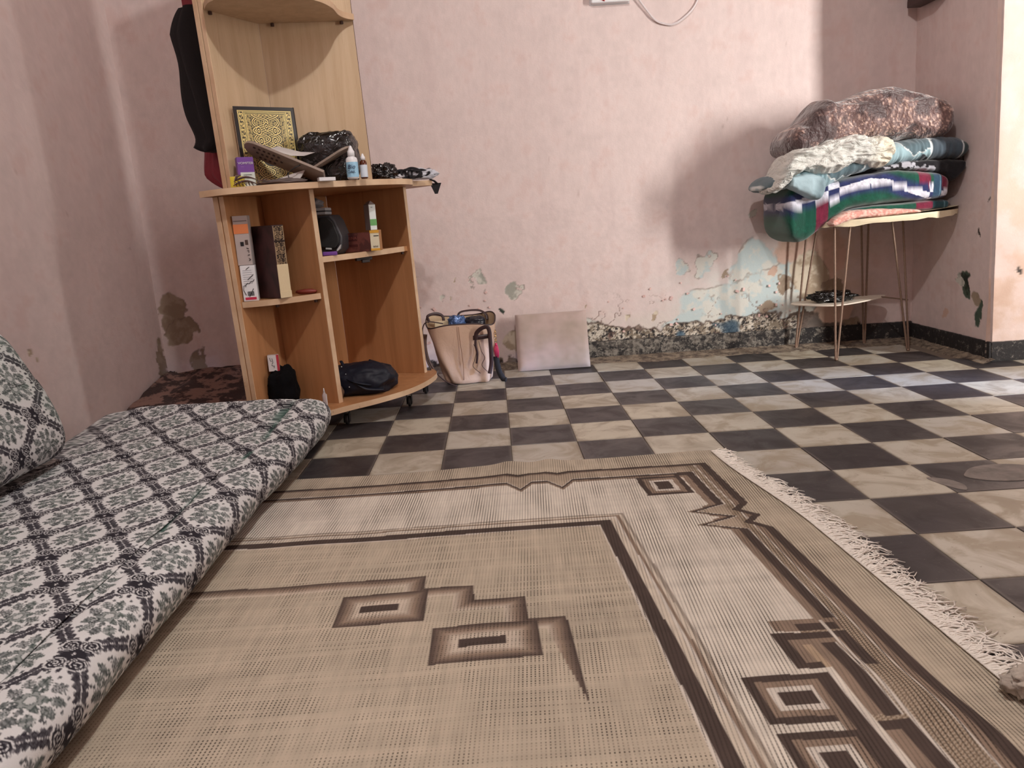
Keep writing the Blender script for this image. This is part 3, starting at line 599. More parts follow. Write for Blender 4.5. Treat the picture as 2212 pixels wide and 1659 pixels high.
dD = (DV-DE)/np.linalg.norm(DV-DE); nD = np.array((-dD[1], dD[0])); nD = nD if nD[1] > 0 else -nD
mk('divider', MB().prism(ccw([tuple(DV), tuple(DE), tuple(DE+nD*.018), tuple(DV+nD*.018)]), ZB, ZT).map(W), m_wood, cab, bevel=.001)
mk('edge_strip', MB().prism(ccw([tuple(DV+dD*.0015), tuple(DV+nD*.020+dD*.0015), tuple(DV+nD*.020-dD*.001), tuple(DV-dD*.001)]), ZB, ZT).map(W), m_edge, cab, bevel=.0008)
base = catmull([(-1.268, -.738), (-1.20, -.800), (-1.10, -.812), (-1.008, -.765), (-.927, -.695), (-.841, -.628), (-.752, -.532), (-.697, -.420), (-.668, -.300), (-.672, -.225), (-.695, -.165)], 6)
back = [tuple(BE+nB*.05), tuple(P2+nB*.03+nA*.045)]
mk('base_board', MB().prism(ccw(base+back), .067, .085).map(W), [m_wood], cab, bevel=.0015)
mk('base_edge', MB().grid(lambda u, v: (lambda q: (q[0]+.0012*(.5+noise.noise(Vector((q[0]*30, q[1]*30, v*2)))), q[1]-.0012, .0665+.019*v))(base[int(round(u*(len(base)-1)))]), len(base)-1, 3).map(W), m_edge, cab, smooth=True)
topo = catmull([(-1.290, -.752), (-1.20, -.792), (-1.08, -.787), (-1.0, -.755), (-.9, -.68), (-.80, -.60), (-.72, -.50), (-.683, -.43), (-.668, -.35), (-.682, -.28)], 6)+catmull([(-.682, -.28), (-.664, -.235), (-.628, -.205), (-.610, -.170), (-.625, -.130)], 5)[1:]
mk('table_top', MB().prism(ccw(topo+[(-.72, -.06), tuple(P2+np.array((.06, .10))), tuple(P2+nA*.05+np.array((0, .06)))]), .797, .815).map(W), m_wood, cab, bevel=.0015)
mk('top_edge', MB().grid(lambda u, v: (lambda q: (q[0]+.0012, q[1]-.0012, .7965+.019*v))(topo[int(round(u*(len(topo)-1)))]), len(topo)-1, 2).map(W), m_edge, cab, smooth=True)
# inner shelves
def lerp(a, b, t): return tuple(np.array(a)*(1-t)+np.array(b)*t)
shR = [tuple(DV+nD*.020+dD*-.012)]+catmull([tuple(DV+nD*.020-dD*.008), lerp(DV, BE, .3)+np.array((.012, -.012)) if False else tuple(np.array(lerp(DV, BE, .33))+(.010, -.012)), tuple(np.array(lerp(DV, BE, .66))+(.006, -.010)), tuple(BE-dB*.012)], 5)+[tuple(BE-dB*.012+nB*-.0), tuple(P2+dB*.002), tuple(DE+nD*.02)]
o_r = mk('shelf', MB().prism(ccw(shR), .562, .580).map(W), m_wood, cab, bevel=.001)
mk('shelf_edge', MB().grid(lambda u, v: (lambda q: (q[0]+.0008, q[1]-.0012, .5615+.019*v))(shR[1:16][int(round(u*14))]), 14, 2).map(W), m_edge, o_r, smooth=True)
shL = catmull([tuple(AF-dA*.006), tuple(np.array(lerp(AF, DV, .33))+(.002, -.020)), tuple(np.array(lerp(AF, DV, .7))+(.004, -.014)), tuple(DV-dD*.012)], 5)
o_l = mk('shelf', MB().prism(ccw(shL+[tuple(DE)]), .445, .463).map(W), m_wood, cab, bevel=.001)
mk('shelf_edge', MB().grid(lambda u, v: (lambda q: (q[0]+.0004, q[1]-.0014, .4445+.019*v))(shL[int(round(u*(len(shL)-1)))]), len(shL)-1, 2).map(W), m_edge, o_l, smooth=True)
# upper part
zt0, zt1 = .815, 1.95
mb = MB(); dU = (AU-P1)/np.linalg.norm(AU-P1); nU = np.array((dU[1], -dU[0])); nU = nU if nU[0] < 0 else -nU
for q0, q1 in ((0, .0185), (.0200, .0390)): mb.prism(ccw([tuple(P1+nU*q0), tuple(AU+nU*q0), tuple(AU+nU*q1), tuple(P1+nU*q1)]), zt0, zt1)
mk('upper_side', mb.map(W), m_wood2, cab, bevel=.0012)
mb = MB()
for q0, q1 in ((0.001, .0175), (.021, .038)): mb.prism(ccw([tuple(AU+nU*q0+dU*.0012), tuple(AU+nU*q1+dU*.0012), tuple(AU+nU*q1-dU*.001), tuple(AU+nU*q0-dU*.001)]), zt0+.001, zt1-.001)
mk('edge_strip', mb.map(W), m_edge, cab, bevel=.001)
dC = (P3-P1)/np.linalg.norm(P3-P1); nC = np.array((-dC[1], dC[0])); nC = nC if nC[1] > 0 else -nC
mk('upper_back', MB().prism(ccw([tuple(P1), tuple(P3), tuple(P3+nC*.012), tuple(P1+nC*.012)]), zt0, zt1).map(W), m_wood2, cab, bevel=.0008)
mk('edge_strip', MB().prism(ccw([tuple(P3+dC*.0006), tuple(P3+nC*.0125+dC*.0006), tuple(P3+nC*.0125-dC*.001), tuple(P3-dC*.001)]), zt0, zt1).map(W), plain('edge_gap_shade', S(74, 48, 34), .8), cab)  # thin dark strip; shade of the gap beside the panel put into its colour
ush = catmull([tuple(AU-dU*.004), (-1.155, -.770), (-1.05, -.815), (-.94, -.765), (-.865, -.680), (-.836, -.590), (-.832, -.505), (-.818, -.455), (-.794, -.425)], 5)+[tuple(P3-nC*.001), tuple(P1+np.array((.001, -.001)))]
us = mk('upper_shelf', MB().prism(ccw(ush), 1.345, 1.363).map(W), m_wood2, cab, bevel=.001)
mk('shelf_edge', MB().grid(lambda u, v: (lambda q: (q[0]+.001, q[1]-.0012, 1.3445+.019*v))(ush[int(round(u*40))]), 40, 2).map(W), m_edge, us, smooth=True)
mk('top_board', MB().prism(ccw([(p[0]*1.0, p[1], ) for p in ush]), zt1-.03, zt1-.012).map(W), m_wood2, cab, bevel=.001)
def pin(x, y, z, par=None):
    mk('shelf_pin', MB().lathe((0, 0, 0), [(.006, -.003), (.006, .002), (.0035, .003), (.003, .0)], 8).map(lambda a, b, c: (a, b, c)).map(lambda a, b, c: W(x+a, y+b-.004, z-.006+c*1.6)), m_pin, cab)
for x, y, z in ((-1.190, -.672, 1.345), (-1.055, -.475, 1.345), (-.836, -.425, 1.345), (-.745, -.250, .562), (-1.005, -.640, .445), (-1.12, -.690, .445)):
    pin(x, y, z)
mk('bracket', MB().box((-.870, -.40, .553), (.060, .020, .012), rz=.5).box((-.862, -.41, .545), (.030, .012, .012), rz=.5).map(W), plain('dark_latch', S(40, 22, 18), .5), cab, bevel=.002)
m_rub = plain('caster_plastic', S(30, 26, 26), .5)
for x, y in ((-.765, -.405), (-.96, -.62), (-1.20, -.70), (-1.03, -.13), (-.72, -.21)):
    zt = W(x, y, .067)[2]
    c_ = mk('caster', MB().box((x, y, zt-.006), (.036, .036, .010)).box((x-.009, y, .028), (.003, .026, .036)).box((x+.009, y, .028), (.003, .026, .036)).lathe((x, y, zt-.020), [(.008, 0), (.008, .016)], 10), m_rub, cab, bevel=.001)
    mk('wheel', MB().lathe((x-.006, y, .0205), [(.016, 0), (.020, .002), (.020, .010), (.016, .012)], 20, M=Matrix.Rotation(PI/2, 4, 'Y')), m_rub, c_, smooth=False, bevel=.0008)

# ------------------------------------------------------------------ things on and in the cabinet
m_white = plain('white_card', S(222, 222, 224), .6); m_ink = plain('black_print', S(24, 22, 26), .6)
def card(name, label, c, d, rz, mat, parts=(), cat='box', bev=.0012):
    t = thing(name, label, cat, (c[0], c[1], c[2])); M = Matrix.Rotation(rz, 4, 'Z'); mk('body', MB().box((c[0], c[1], c[2]+d[2]/2), d, rz), mat, t, bevel=bev)
    def fp(u, v, off=.0006, face='f'):
        q = {'f': Vector((u*d[0]/2, -d[1]/2-off, d[2]*(v+1)/2)), 'l': Vector((-d[0]/2-off, -u*d[1]/2, d[2]*(v+1)/2)), 'r': Vector((d[0]/2+off, u*d[1]/2, d[2]*(v+1)/2))}[face]
        return Vector(c)+M @ q
    def patch(nm, u0, u1, v0, v1, mat2, face='f', off=.0004):
        a, b, e, f = fp(u0, v0, off, face), fp(u1, v0, off, face), fp(u1, v1, off, face), fp(u0, v1, off, face); n = (b-a).cross(f-a).normalized()*.0006
        mk(nm, MB().add([a-n, b-n, e-n, f-n, a+n, b+n, e+n, f+n], [(0, 3, 2, 1), (4, 5, 6, 7), (0, 1, 5, 4), (1, 2, 6, 5), (2, 3, 7, 6), (3, 0, 4, 7)]), mat2, t)
    def wr(s, u, v, size, mat2, rot=0, xs=1., shear=0., face='f', nm='lettering'):
        r = {'f': Vector((1, 0, 0)), 'l': Vector((0, -1, 0)), 'r': Vector((0, 1, 0))}[face]; r = M @ r; up = Vector((0, 0, 1)); n = r.cross(up)
        q = Matrix.Rotation(rot, 3, n); return text(t, s, size, face_M(fp(u, v, .0014, face), q @ r, q @ up), mat2, nm, xs=xs, shear=shear)
    return t, patch, wr, fp
def scribble(t, pts, r, mat, nm='handwriting'):
    for P in pts: pass
    mb = MB()
    for P in pts: mb.tube(P, r, 4)
    mk(nm, mb, mat, t)
def ztop(x): return .8155+.03*(x+1)
# purple medicine box
m_pur = plain('purple_card', S(112, 66, 148), .5)
t, patch, wr, fp = card('medicine_box', 'purple and white medicine box standing at the left end of the table top', (-1.176, -.700, ztop(-1.176)), (.050, .040, .094), math.radians(24), m_pur)
patch('label', -.72, .98, -1, .02, plain('pale_label', S(206, 214, 208), .5)); wr('VOMITEB', .02, .60, .0098, m_white, xs=1.12)
wr('- - - -', -.4, .38, .004, m_white); wr('comprimate', .1, -.14, .0052, m_ink); wr('de dispersat', .1, -.36, .0050, m_ink)
m_yel = plain('yellow_card', S(214, 196, 60), .5)
t, patch, wr, fp = card('small_carton', 'small yellow carton lying in front of the purple medicine box', (-1.194, -.734, ztop(-1.19)), (.040, .022, .036), math.radians(4), m_yel)
wr('-----', 0, .5, .007, m_ink)
# hair claw clip
g = G('brown_acrylic', S(92, 66, 60), .15, spec=.7); g.set('Transmission Weight', .35); m_acr = g.mat
clip = thing('hair_clip', 'brown translucent hair claw clip lying at the front edge of the table top', 'hair clip', (-1.155, -.768, ztop(-1.16)))
z0 = ztop(-1.16)
for s in (-1, 1):
    mb = MB(); pts = [(-1.196+.075*k/8, -.770+s*.004, z0+.012+.012*math.sin(PI*k/8)+s*.006) for k in range(9)]; mb.tube(pts, [.002, .004, .006, .006, .006, .005, .004, .003, .0015], 8, flat=.6)
    for k in range(6):
        x = -1.190+.010*k; mb.tube([(x, -.770+s*.004, z0+.016+.004*math.sin(k)), (x+.002, -.782*1+s*.010+.004, z0+.012), (x+.004, -.772-s*.002, z0+.003)], [.0018, .0015, .0007], 6)
    mk('jaw', mb, m_acr, clip, smooth=True)
mk('grip', MB().tube([(-1.19, -.77, z0+.020), (-1.184, -.768, z0+.034), (-1.172, -.766, z0+.036)], [.004, .005, .002], 8, flat=.5), m_acr, clip, smooth=True)
mk('grip', MB().tube([(-1.125, -.768, z0+.014), (-1.105, -.762, z0+.019), (-1.090, -.758, z0+.020)], [.002, .0016, .0008], 8).tube([(-1.125, -.768, z0+.012), (-1.105, -.764, z0+.009), (-1.088, -.760, z0+.012)], [.002, .0016, .0008], 8), m_acr, clip, smooth=True)
# gilt book
def gold_cover():
    W_, H_ = 320, 420; yy, xx = np.mgrid[0:H_, 0:W_]; u = (xx+.5)/W_*2-1; v = (yy+.5)/H_*2-1; a = np.abs(u); b = np.abs(v); gold = np.zeros((H_, W_)); X = u*.095; Y = v*.125
    fr = lambda lo, hi: (np.maximum(a-.0, b*.0) < 9)
    dx = .095-np.abs(X); dy = .125-np.abs(Y); d = np.minimum(dx, dy)
    gold[(d > .010) & (d < .0118)] = 1; gold[(d > .0130) & (d < .0140)] = 1
    side = (dx > .0150) & (dx < .0260) & (dy > .015); gold[side & (np.sin(Y*520+2.2*np.sin(X*900))*np.cos(X*640+Y*130) > .05)] = 1; gold[(np.abs(dx-.0268) < .0006) & (dy > .014)] = 1
    rope = (d > .0280) & (d < .0335) & (dx > .027); gold[(dx > .027) & (np.minimum(dx-.0125, dy) > .0155) & (np.minimum(dx-.0125, dy) < .0205) & (np.sin((X+Y)*2600) > .0)] = 1
    ins = (dx > .034) & (dy > .0230); gold[(dx > .0330) & (dy > .0220) & ~((dx > .0342) & (dy > .0232))] = 1
    fil = np.zeros((H_, W_)); sp = .0155
    for oy in range(-9, 10):
        for ox in range(-7, 8):
            cx, cy = ox*sp+(oy % 2)*sp/2, oy*sp*.8; qx, qy = X-cx, Y-cy; r = np.hypot(qx, qy); m = r < .0072
            if not m.any(): continue
            th = np.arctan2(qy, qx)*(1 if ox % 2 else -1); v_ = (r/.0030-th/(2*PI)) % 1; fil[m & (v_ > .55)] = 1
    gold[ins & (fil > 0)] = 1
    tt_ = np.linspace(-1, 1, 500); yc_ = tt_*.108
    for xc in (.040*np.sin(yc_*2*PI/.105), -.040*np.sin(yc_*2*PI/.105), .022*np.sin(yc_*2*PI/.0525+PI/2)+.018, -.022*np.sin(yc_*2*PI/.0525+PI/2)-.018):
        xi_ = np.interp(Y[:, 0], yc_, xc); sl = np.gradient(xi_, Y[:, 0]); dist = np.abs(X-xi_[:, None])/np.sqrt(1+sl[:, None]**2)
        gold[ins & (dist < .0058)] = 0; gold[ins & (dist < .0040)] = 1; gold[ins & (dist < .0014)] = 0
    for cx, cy in ((-.026, .052), (.026, .052), (0, .066), (-.022, .020), (.022, .020)):
        q = np.hypot((X-cx)/.0068, (Y-cy)/.0105); gold[ins & (q < 1.25)] = 0; gold[ins & (q < 1.25) & (q > 1.0)] = 1; gold[ins & (q < .6)] = 1; gold[ins & (q < .28)] = 0
    r = np.hypot(X, Y+.032); gold[r < .030] = 0; gold[(r < .030) & (r > .0285)] = 1
    for k, (x0, y0, x1, y1) in enumerate(((-.016, -.03, -.004, -.012), (-.010, -.036, .002, -.016), (-.002, -.034, .006, -.020), (.004, -.036, .012, -.014), (.010, -.034, .017, -.018), (-.018, -.038, .016, -.034))):
        px_, py_ = x1-x0, y1-y0; t_ = np.clip(((X-x0)*px_+(Y-y0)*py_)/(px_**2+py_**2), 0, 1); dd_ = np.hypot(X-x0-t_*px_, Y-y0-t_*py_-.003*np.sin(t_*6)); gold[dd_ < .0013] = 1
    k = (dx < .0085) | (dy < .0085); gold[k] = 0
    return gold
GC = gold_cover(); b0 = np.array((-1.192, -.668, .819-.006)); b1 = np.array((-1.030, -.560, .819)); lnv = -.030
book = thing('gilt_book', 'black hardback book with ornate gold arabesque cover standing upright in the cabinet', 'book', (-1.11, -.61, .815))
dW = (b1-b0)[:2]; Lw = np.linalg.norm(dW); dw = dW/Lw; nb = np.array((dw[1], -dw[0]))
if nb[1] > 0: nb = -nb
def bp(s, t, h): q = b0[:2]+dw*s*Lw-nb*t; return (q[0]-.03*h, q[1], .8135+h)
m_blk = plain('black_leatherette', S(26, 22, 22), .45, bs=.2, bscale=500)
mk('cover', MB().add([bp(0, 0, 0), bp(1, 0, 0), bp(1, .003, 0), bp(0, .003, 0), bp(0, 0, .250), bp(1, 0, .250), bp(1, .003, .250), bp(0, .003, .250)], [(0, 3, 2, 1), (4, 5, 6, 7), (0, 1, 5, 4), (1, 2, 6, 5), (2, 3, 7, 6), (3, 0, 4, 7)]), m_blk, book, bevel=.001)
mk('cover', MB().add([bp(-.03, .030, 0), bp(1, .030, 0), bp(1, .033, 0), bp(-.03, .033, 0), bp(-.03, .030, .252), bp(1, .030, .252), bp(1, .033, .252), bp(-.03, .033, .252)], [(0, 3, 2, 1), (4, 5, 6, 7), (0, 1, 5, 4), (1, 2, 6, 5), (2, 3, 7, 6), (3, 0, 4, 7)]), m_blk, book, bevel=.001)
mk('spine', MB().add([bp(.99, 0, 0), bp(1.02, .003, 0), bp(1.02, .030, 0), bp(.99, .033, 0), bp(.99, 0, .251), bp(1.02, .003, .251), bp(1.02, .030, .251), bp(.99, .033, .251)], [(0, 3, 2, 1), (4, 5, 6, 7), (0, 1, 5, 4), (1, 2, 6, 5), (2, 3, 7, 6), (3, 0, 4, 7)]), m_blk, book, bevel=.001)
mk('page_block', MB().add([bp(.02, .003, .005), bp(.99, .003, .005), bp(.99, .030, .005), bp(.02, .030, .005), bp(.02, .003, .245), bp(.99, .003, .245), bp(.99, .030, .245), bp(.02, .030, .245)], [(0, 3, 2, 1), (4, 5, 6, 7), (0, 1, 5, 4), (1, 2, 6, 5), (2, 3, 7, 6), (3, 0, 4, 7)]), plain('pages', S(206, 196, 182), .8), book)
H_, W_ = GC.shape; sgr, hgr = np.meshgrid(np.linspace(.005, .995, W_), np.linspace(.002, .248, H_)); Q = b0[:2][None, None]+dw*(sgr*Lw)[..., None]+nb*.0006
V = np.stack([Q[..., 0]-.03*hgr, Q[..., 1], .8135+hgr], -1); cg = rgb(30, 24, 22)*(1-GC[..., None])+rgb(246, 226, 150)*GC[..., None]
g = G('gilt_print', (1, 1, 1, 1), .28, spec=.6); a = g.attr(); g.set('Base Color', a); g.set('Metallic', g.mr(g.xyz(a)[0], .1, .6, 0., .1)); 
dense('cover_print', V, cg, W_, H_, g.mat, book)
# folding book rest
m_rest = plain('grey_brown_board', S(140, 124, 112), .55, var=.1)
rest = thing('book_rest', 'grey-brown folding book rest with a pierced board in front of the gilt book', 'book rest', (-1.05, -.68, .815))
def plank(c, L, wd, th, tilt, rz, roll=0.):
    R0 = Matrix.Rotation(rz, 4, 'Z') @ Matrix.Rotation(tilt, 4, 'Y') @ Matrix.Rotation(roll, 4, 'X'); P = []
    for k in range(13): a_ = PI/2+PI*k/12; P.append((-L/2+wd/2+math.cos(a_)*wd/2, math.sin(a_)*wd/2))
    P += [(L/2, -wd/2*.9), (L/2, wd/2*.9)]
    mb = MB().prism(ccw(P), -th/2, th/2); T = Matrix.Translation(c) @ R0; mb.map(lambda x, y, z: tuple(T @ Vector((x, y, z)))); return mb, T
mb, T = plank((-1.052, -.690, .884), .268, .095, .009, math.radians(25), math.radians(-3), math.radians(-28)); mk('board', mb, m_rest, rest, bevel=.0015)
dk = MB()
for k in range(16):
    x = -.095+.016*(k % 6)+.006*(k//6); y = -.025+.025*(k//6); q = T @ Vector((x, y, -.0056)); dk.lathe(q, [(.0045, -.0008), (.0045, .0008)], 8, M=T.to_3x3().to_4x4())
mk('hole_disc', dk, plain('hole_shade', S(66, 54, 50), .8), rest)  # dark discs under the board; shade of its holes put into their colour
mb, T2 = plank((-.955, -.650, .868), .235, .070, .007, math.radians(180-27), math.radians(-4)); mk('board', mb, m_rest, rest, bevel=.0012)
m_pap = plain('paper', S(196, 190, 186), .7)
def sheet(name, label, pts, cat='paper'):
    P = [Vector(p) for p in pts]; n = (P[1]-P[0]).cross(P[-1]-P[0]).normalized()*.0012; k = len(P)
    return solo(name, MB().add([p-n for p in P]+[p+n for p in P], [tuple(range(k-1, -1, -1)), tuple(range(k, 2*k))]+[(i, (i+1) % k, k+(i+1) % k, k+i) for i in range(k)]), m_pap, label, cat)
sheet('paper_sheet', 'folded white paper sheet sticking out above the book rest', [(-1.105, -.660, .930), (-1.075, -.655, .936), (-1.01, -.645, .916), (-.965, -.640, .912), (-1.00, -.645, .903), (-1.04, -.655, .905)])
sheet('paper_sheet', 'curled pale paper under the tilted book rest', [(-1.125, -.70, ztop(-1.12)+.0015), (-1.01, -.73, ztop(-1.0)+.0015), (-.99, -.70, .855), (-1.03, -.70, .846), (-1.08, -.70, .832)])
solo('leaflet_pile', blob_mesh((-1.055, -.725, ztop(-1.05)+.008), (.070, .026, .010), 8, .3, 7, (30, 16), ztop(-1.05)+.001, .3), plain('brown_grey_paper', S(96, 84, 80), .7), 'crumpled brownish wrapper under the book rest', 'wrapper', smooth=True)
# black plastic bags
g = G('black_polythene', S(9, 9, 10), .16, spec=.8); g.bump(g.m('ADD', g.noise(20, 3, .6, 1.6, g.obj()), g.m('MULTIPLY', g.vor(15, g.obj(), 'DISTANCE_TO_EDGE'), 1.2)), .7, .012); m_bag = g.mat
solo('plastic_bag', blob_mesh((-.935, -.572, .894), (.092, .060, .082), 21, .085, 6, (84, 56), .8165, .45, .42), m_bag, 'bulging black plastic bag standing behind the white bottle in the cabinet', 'bag', smooth=True)
solo('plastic_bag', blob_mesh((-.79, -.345, .846), (.055, .045, .035), 33, .35, 8, (48, 30), .823, .5), m_bag, 'small black plastic bag behind the right edge of the cabinet back panel', 'bag', smooth=True)
# bottles
m_wp = plain('white_plastic', S(226, 226, 228), .35)
def bottle(label, x, y, r, h, cap_h, mbody, mlab, capr=.010, words=()):
    z = ztop(x)+.0005; t = thing('bottle', label, 'bottle', (x, y, z)); hb = h-cap_h
    mk('body', MB().lathe((x, y, z), [(r*.8, 0), (r, .003), (r, hb*.84), (r*.9, hb*.92), (capr*.8, hb), (capr*.8, hb+.004)], 28), mbody, t, smooth=True)
    mk('cap', MB().lathe((x, y, z+hb), [(capr, 0), (capr, cap_h*.45), (capr*.72, cap_h*.6), (capr*.38, cap_h*.9), (capr*.3, cap_h)], 22), m_wp, t, smooth=True)
    mk('label', MB().grid(lambda u, v: (x+(r+.0006)*math.cos(-PI*.95+u*PI*.95*1.0), y+(r+.0006)*math.sin(-PI*.95+u*PI*.95), z+hb*(.08+.66*v)), 24, 2), mlab, t, smooth=True)
    for s, dz, sz, mt, sh in words:
        text(t, s, sz, face_M((x, y-r-.0022, z+hb*dz), (1, .0, 0), (0, 0, 1)), mt, 'lettering', shear=sh)
    return t
m_bl = plain('blue_label', S(150, 196, 222), .5); m_navy = plain('navy_print', S(24, 40, 72), .5)
bottle('white dropper bottle with pale blue label at the front of the cabinet top', -.846, -.672, .0185, .102, .032, m_wp, m_bl, .0115, (('Bio', .52, .019, m_navy, .25), ('OAK', .30, .012, m_navy, 0)))
bottle('small brown glass bottle with a white cap and white label, right of the white bottle', -.815, -.640, .0115, .078, .020, plain('amber_glass', S(86, 40, 20), .15), plain('white_blue_label', S(206, 216, 226), .5), .0075)
t, patch, wr, fp = card('small_packet', 'flat white packet lying on the front edge of the table top', (-.925, -.705, ztop(-.92)), (.052, .028, .011), math.radians(25), m_white)
solo('thin_cable', MB().tube(catmull([(-1.025, -.742, ztop(-1.02)+.002), (-1.035, -.735, .845), (-1.005, -.73, .866), (-.985, -.70, .870), (-.93, -.62, .86), (-.895, -.63, .84), (-.89, -.66, ztop(-.89)+.002)], 6), .0017, 6), plain('cable_black', S(20, 18, 20), .4), 'thin black cable looped over the book rest', 'cable', smooth=True)
# black and white cloth at the right end of the top
m_bw = G('grey_cloth', S(196, 196, 204), .8); m_bw.bump(m_bw.noise(40, 3, vec=m_bw.obj()), .4, .004); m_bw = m_bw.mat; m_bkc = plain('black_cloth', S(24, 22, 26), .85, bs=.3, bscale=150)
cl = thing('folded_cloth', 'white cloth with thick black edging bundled on the right end of the table top', 'cloth', (-.69, -.30, .824))
mk('bundle', blob_mesh((-.675, -.30, .843), (.070, .045, .022), 41, .25, 8, (44, 26), .8265, .5), m_bw, cl, smooth=True)
mb = MB(); rr = random.Random(4)
for k, (x, y, rx, rz_) in enumerate(((-.735, -.345, .024, .014), (-.708, -.350, .020, .018), (-.680, -.350, .022, .014), (-.650, -.335, .024, .013), (-.628, -.300, .018, .014), (-.69, -.345, .036, .018))):
    mb.tube(catmull([(x+rx*math.cos(a), y+.004*math.sin(3*a)-.004, .846+rz_*math.sin(a)*.9+.003*math.sin(2*a+k)) for a in np.linspace(0, 2*PI, 9)[:-1]], 4, True)+[(x+rx, y-.004, .846)], .0042, 6, flat=.8)
mk('edging', mb, m_bkc, cl, smooth=True)
mk('tail', MB().tube([(-.635, -.205, .829), (-.622, -.190, .824), (-.612, -.178, .814)], .006, 8, flat=.5).box((-.618, -.175, .796), (.044, .006, .040), taper=1).map(lambda x, y, z: (x if z > .79 else -.618+(x+.618)*.25, y, z)), m_bkc, cl, label='black hanging corner')
mk('loose_end', blob_mesh((-.755, -.345, .836), (.040, .028, .012), 51, .3, 8, (30, 18), .8255, .4), plain('white_cloth', S(204, 202, 206), .8), cl, smooth=True)
# ---- left shelf
def z_l(x): return .4635+.03*(x+1)
def z_r(x): return .5805+.03*(x+1)
m_or = plain('orange_card', S(216, 128, 78), .5); m_gy = plain('dull_white_card', S(178, 166, 162), .6)
x0, y0 = -1.208, -.700
t, patch, wr, fp = card('carton', 'white carton with a red band standing at the left of the left shelf', (x0, y0, z_l(x0)+.0005), (.046, .040, .114), math.radians(10), m_white)
patch('red_band', -.75, .75, -.92, -.78, plain('crimson_print', S(190, 40, 74), .5))
for k in range(7): patch('fine_print', -.7, .5+.05*(k % 3), .72-.12*k, .735-.12*k, plain('grey_print', S(150, 150, 156), .6) if k == 0 else bpy.data.materials['grey_print'])
for k in range(9): patch('barcode', -.35+.1*k, -.30+.1*k+.02*(k % 2), -.70, -.45, m_ink)
def ft(u, v): return tuple(fp(u, v, .0018))
scribble(t, [[ft(-.2, .78), ft(.3, .92)], [ft(-.1, .20), ft(.7, .48)], [ft(-.85, -.35), ft(-.75, -.12), ft(-.45, -.10), ft(-.5, -.2)], [ft(-.85, -.35), ft(-.55, -.65)], [ft(-.5, -.1), ft(-.2, .02), ft(0, -.02), ft(.3, .1), ft(.5, .08), ft(.75, .2)], [ft(-.15, -.75), ft(.5, -.3)]], .0009, m_ink)
zc = z_l(x0)+.1155
t, patch, wr, fp = card('carton', 'dull white and orange carton stacked on the carton with the red band', (x0-.003, y0+.004, zc), (.046, .040, .155), math.radians(4), m_gy)
patch('orange_band', -1, 1, .28, .66, m_or); patch('flap_line', -.9, .9, .78, .80, plain('flap_brown', S(90, 70, 66), .7)); patch('printed_square', -.3, .15, -.22, -.05, m_ink); patch('printed_square', .35, .75, -.18, .02, plain('brown_print', S(80, 60, 52), .6))
def ft(u, v): return tuple(fp(u, v, .0016))
scribble(t, [[ft(.45, -.3), ft(.75, -.34)], [ft(.5, -.42), ft(.75, -.40), ft(.7, -.5)], [ft(.5, -.6), ft(.8, -.58)], [ft(.6, -.72), ft(.85, -.78), ft(.6, -.82)]], .0009, m_ink)
# large old books
def old_book(name, label, c, wd, th, h, rz, mcov, tape=True):
    t = thing(name, label, 'book', c); M = Matrix.Translation(c) @ Matrix.Rotation(rz, 4, 'Z'); bx = lambda a, b, e, f, z0_, z1_: MB().box(((a+b)/2, (e+f)/2, (z0_+z1_)/2), (b-a, f-e, z1_-z0_)).map(lambda x, y, z: tuple(M @ Vector((x, y, z))))
    # local: x = thickness across the spine, y = depth back from the spine
    mk('cover', bx(0, .004, 0, wd, 0, h), mcov, t, bevel=.0012); mk('cover', bx(th-.004, th, 0, wd, 0, h), mcov, t, bevel=.0012)
    mk('page_block', bx(.004, th-.004, .006, wd-.006, .004, h-.005), plain('old_pages', S(180, 158, 126), .8), t); mk('spine', bx(0, th, -.003, .003, 0, h), mcov, t, bevel=.002)
    return t, M
m_mar = G('maroon_cover', S(66, 34, 34), .5); n = m_mar.noise(9, 4, .6, .5, m_mar.obj()); m_mar.set('Base Color', m_mar.mix(m_mar.mr(n, .4, .6), S(70, 40, 40), S(34, 18, 20))); m_mar = m_mar.mat
xb, yb = -1.110, -.728
t, M = old_book('large_book', 'thick dark maroon book with a gilt spine patched with beige tape on the left shelf', (xb, yb, z_l(xb)+.0005), .125, .042, .232, math.radians(47), m_mar)
H_, W_ = 230, 40; uu, vv = np.meshgrid(np.linspace(.06, .94, W_), np.linspace(.35, .985, H_)); pat = ((np.sin(vv*150+4*np.sin(uu*12))*np.cos(uu*22+3*np.sin(vv*60)) > .15)*1.); pat[(uu < .12) | (uu > .88)] = 1; pat[(np.abs(vv-.78) < .012)] = 0; pat *= (.5+.5*fbm(uu, vv, 14, 2, .5, 5))
V = np.array([[tuple(M @ Vector((u_*.042, -.0038, v_*.232))) for u_ in uu[0]] for v_ in vv[:, 0]]); cg = rgb(38, 26, 22)*(1-pat[..., None])+rgb(196, 168, 128)*pat[..., None]
dense('spine_print', V, cg, W_, H_, m_paint, t)
mk('tape', MB().box((.021, -.004, .055), (.040, .003, .106)).box((.021, -.0055, .012), (.042, .003, .022)).map(lambda x, y, z: tuple(M @ Vector((x, y, z)))), plain('beige_tape', S(214, 196, 160), .8, bs=.5, bscale=300), t, bevel=.001)
solo('red_case', blob_mesh((-1.045, -.640, z_l(-1.04)+.009), (.036, .012, .009), 3, .15, 5, (30, 16), z_l(-1.04)+.0008), plain('dull_red', S(120, 46, 34), .5), 'small dull red case lying on the left shelf beside the large book', 'case', smooth=True)
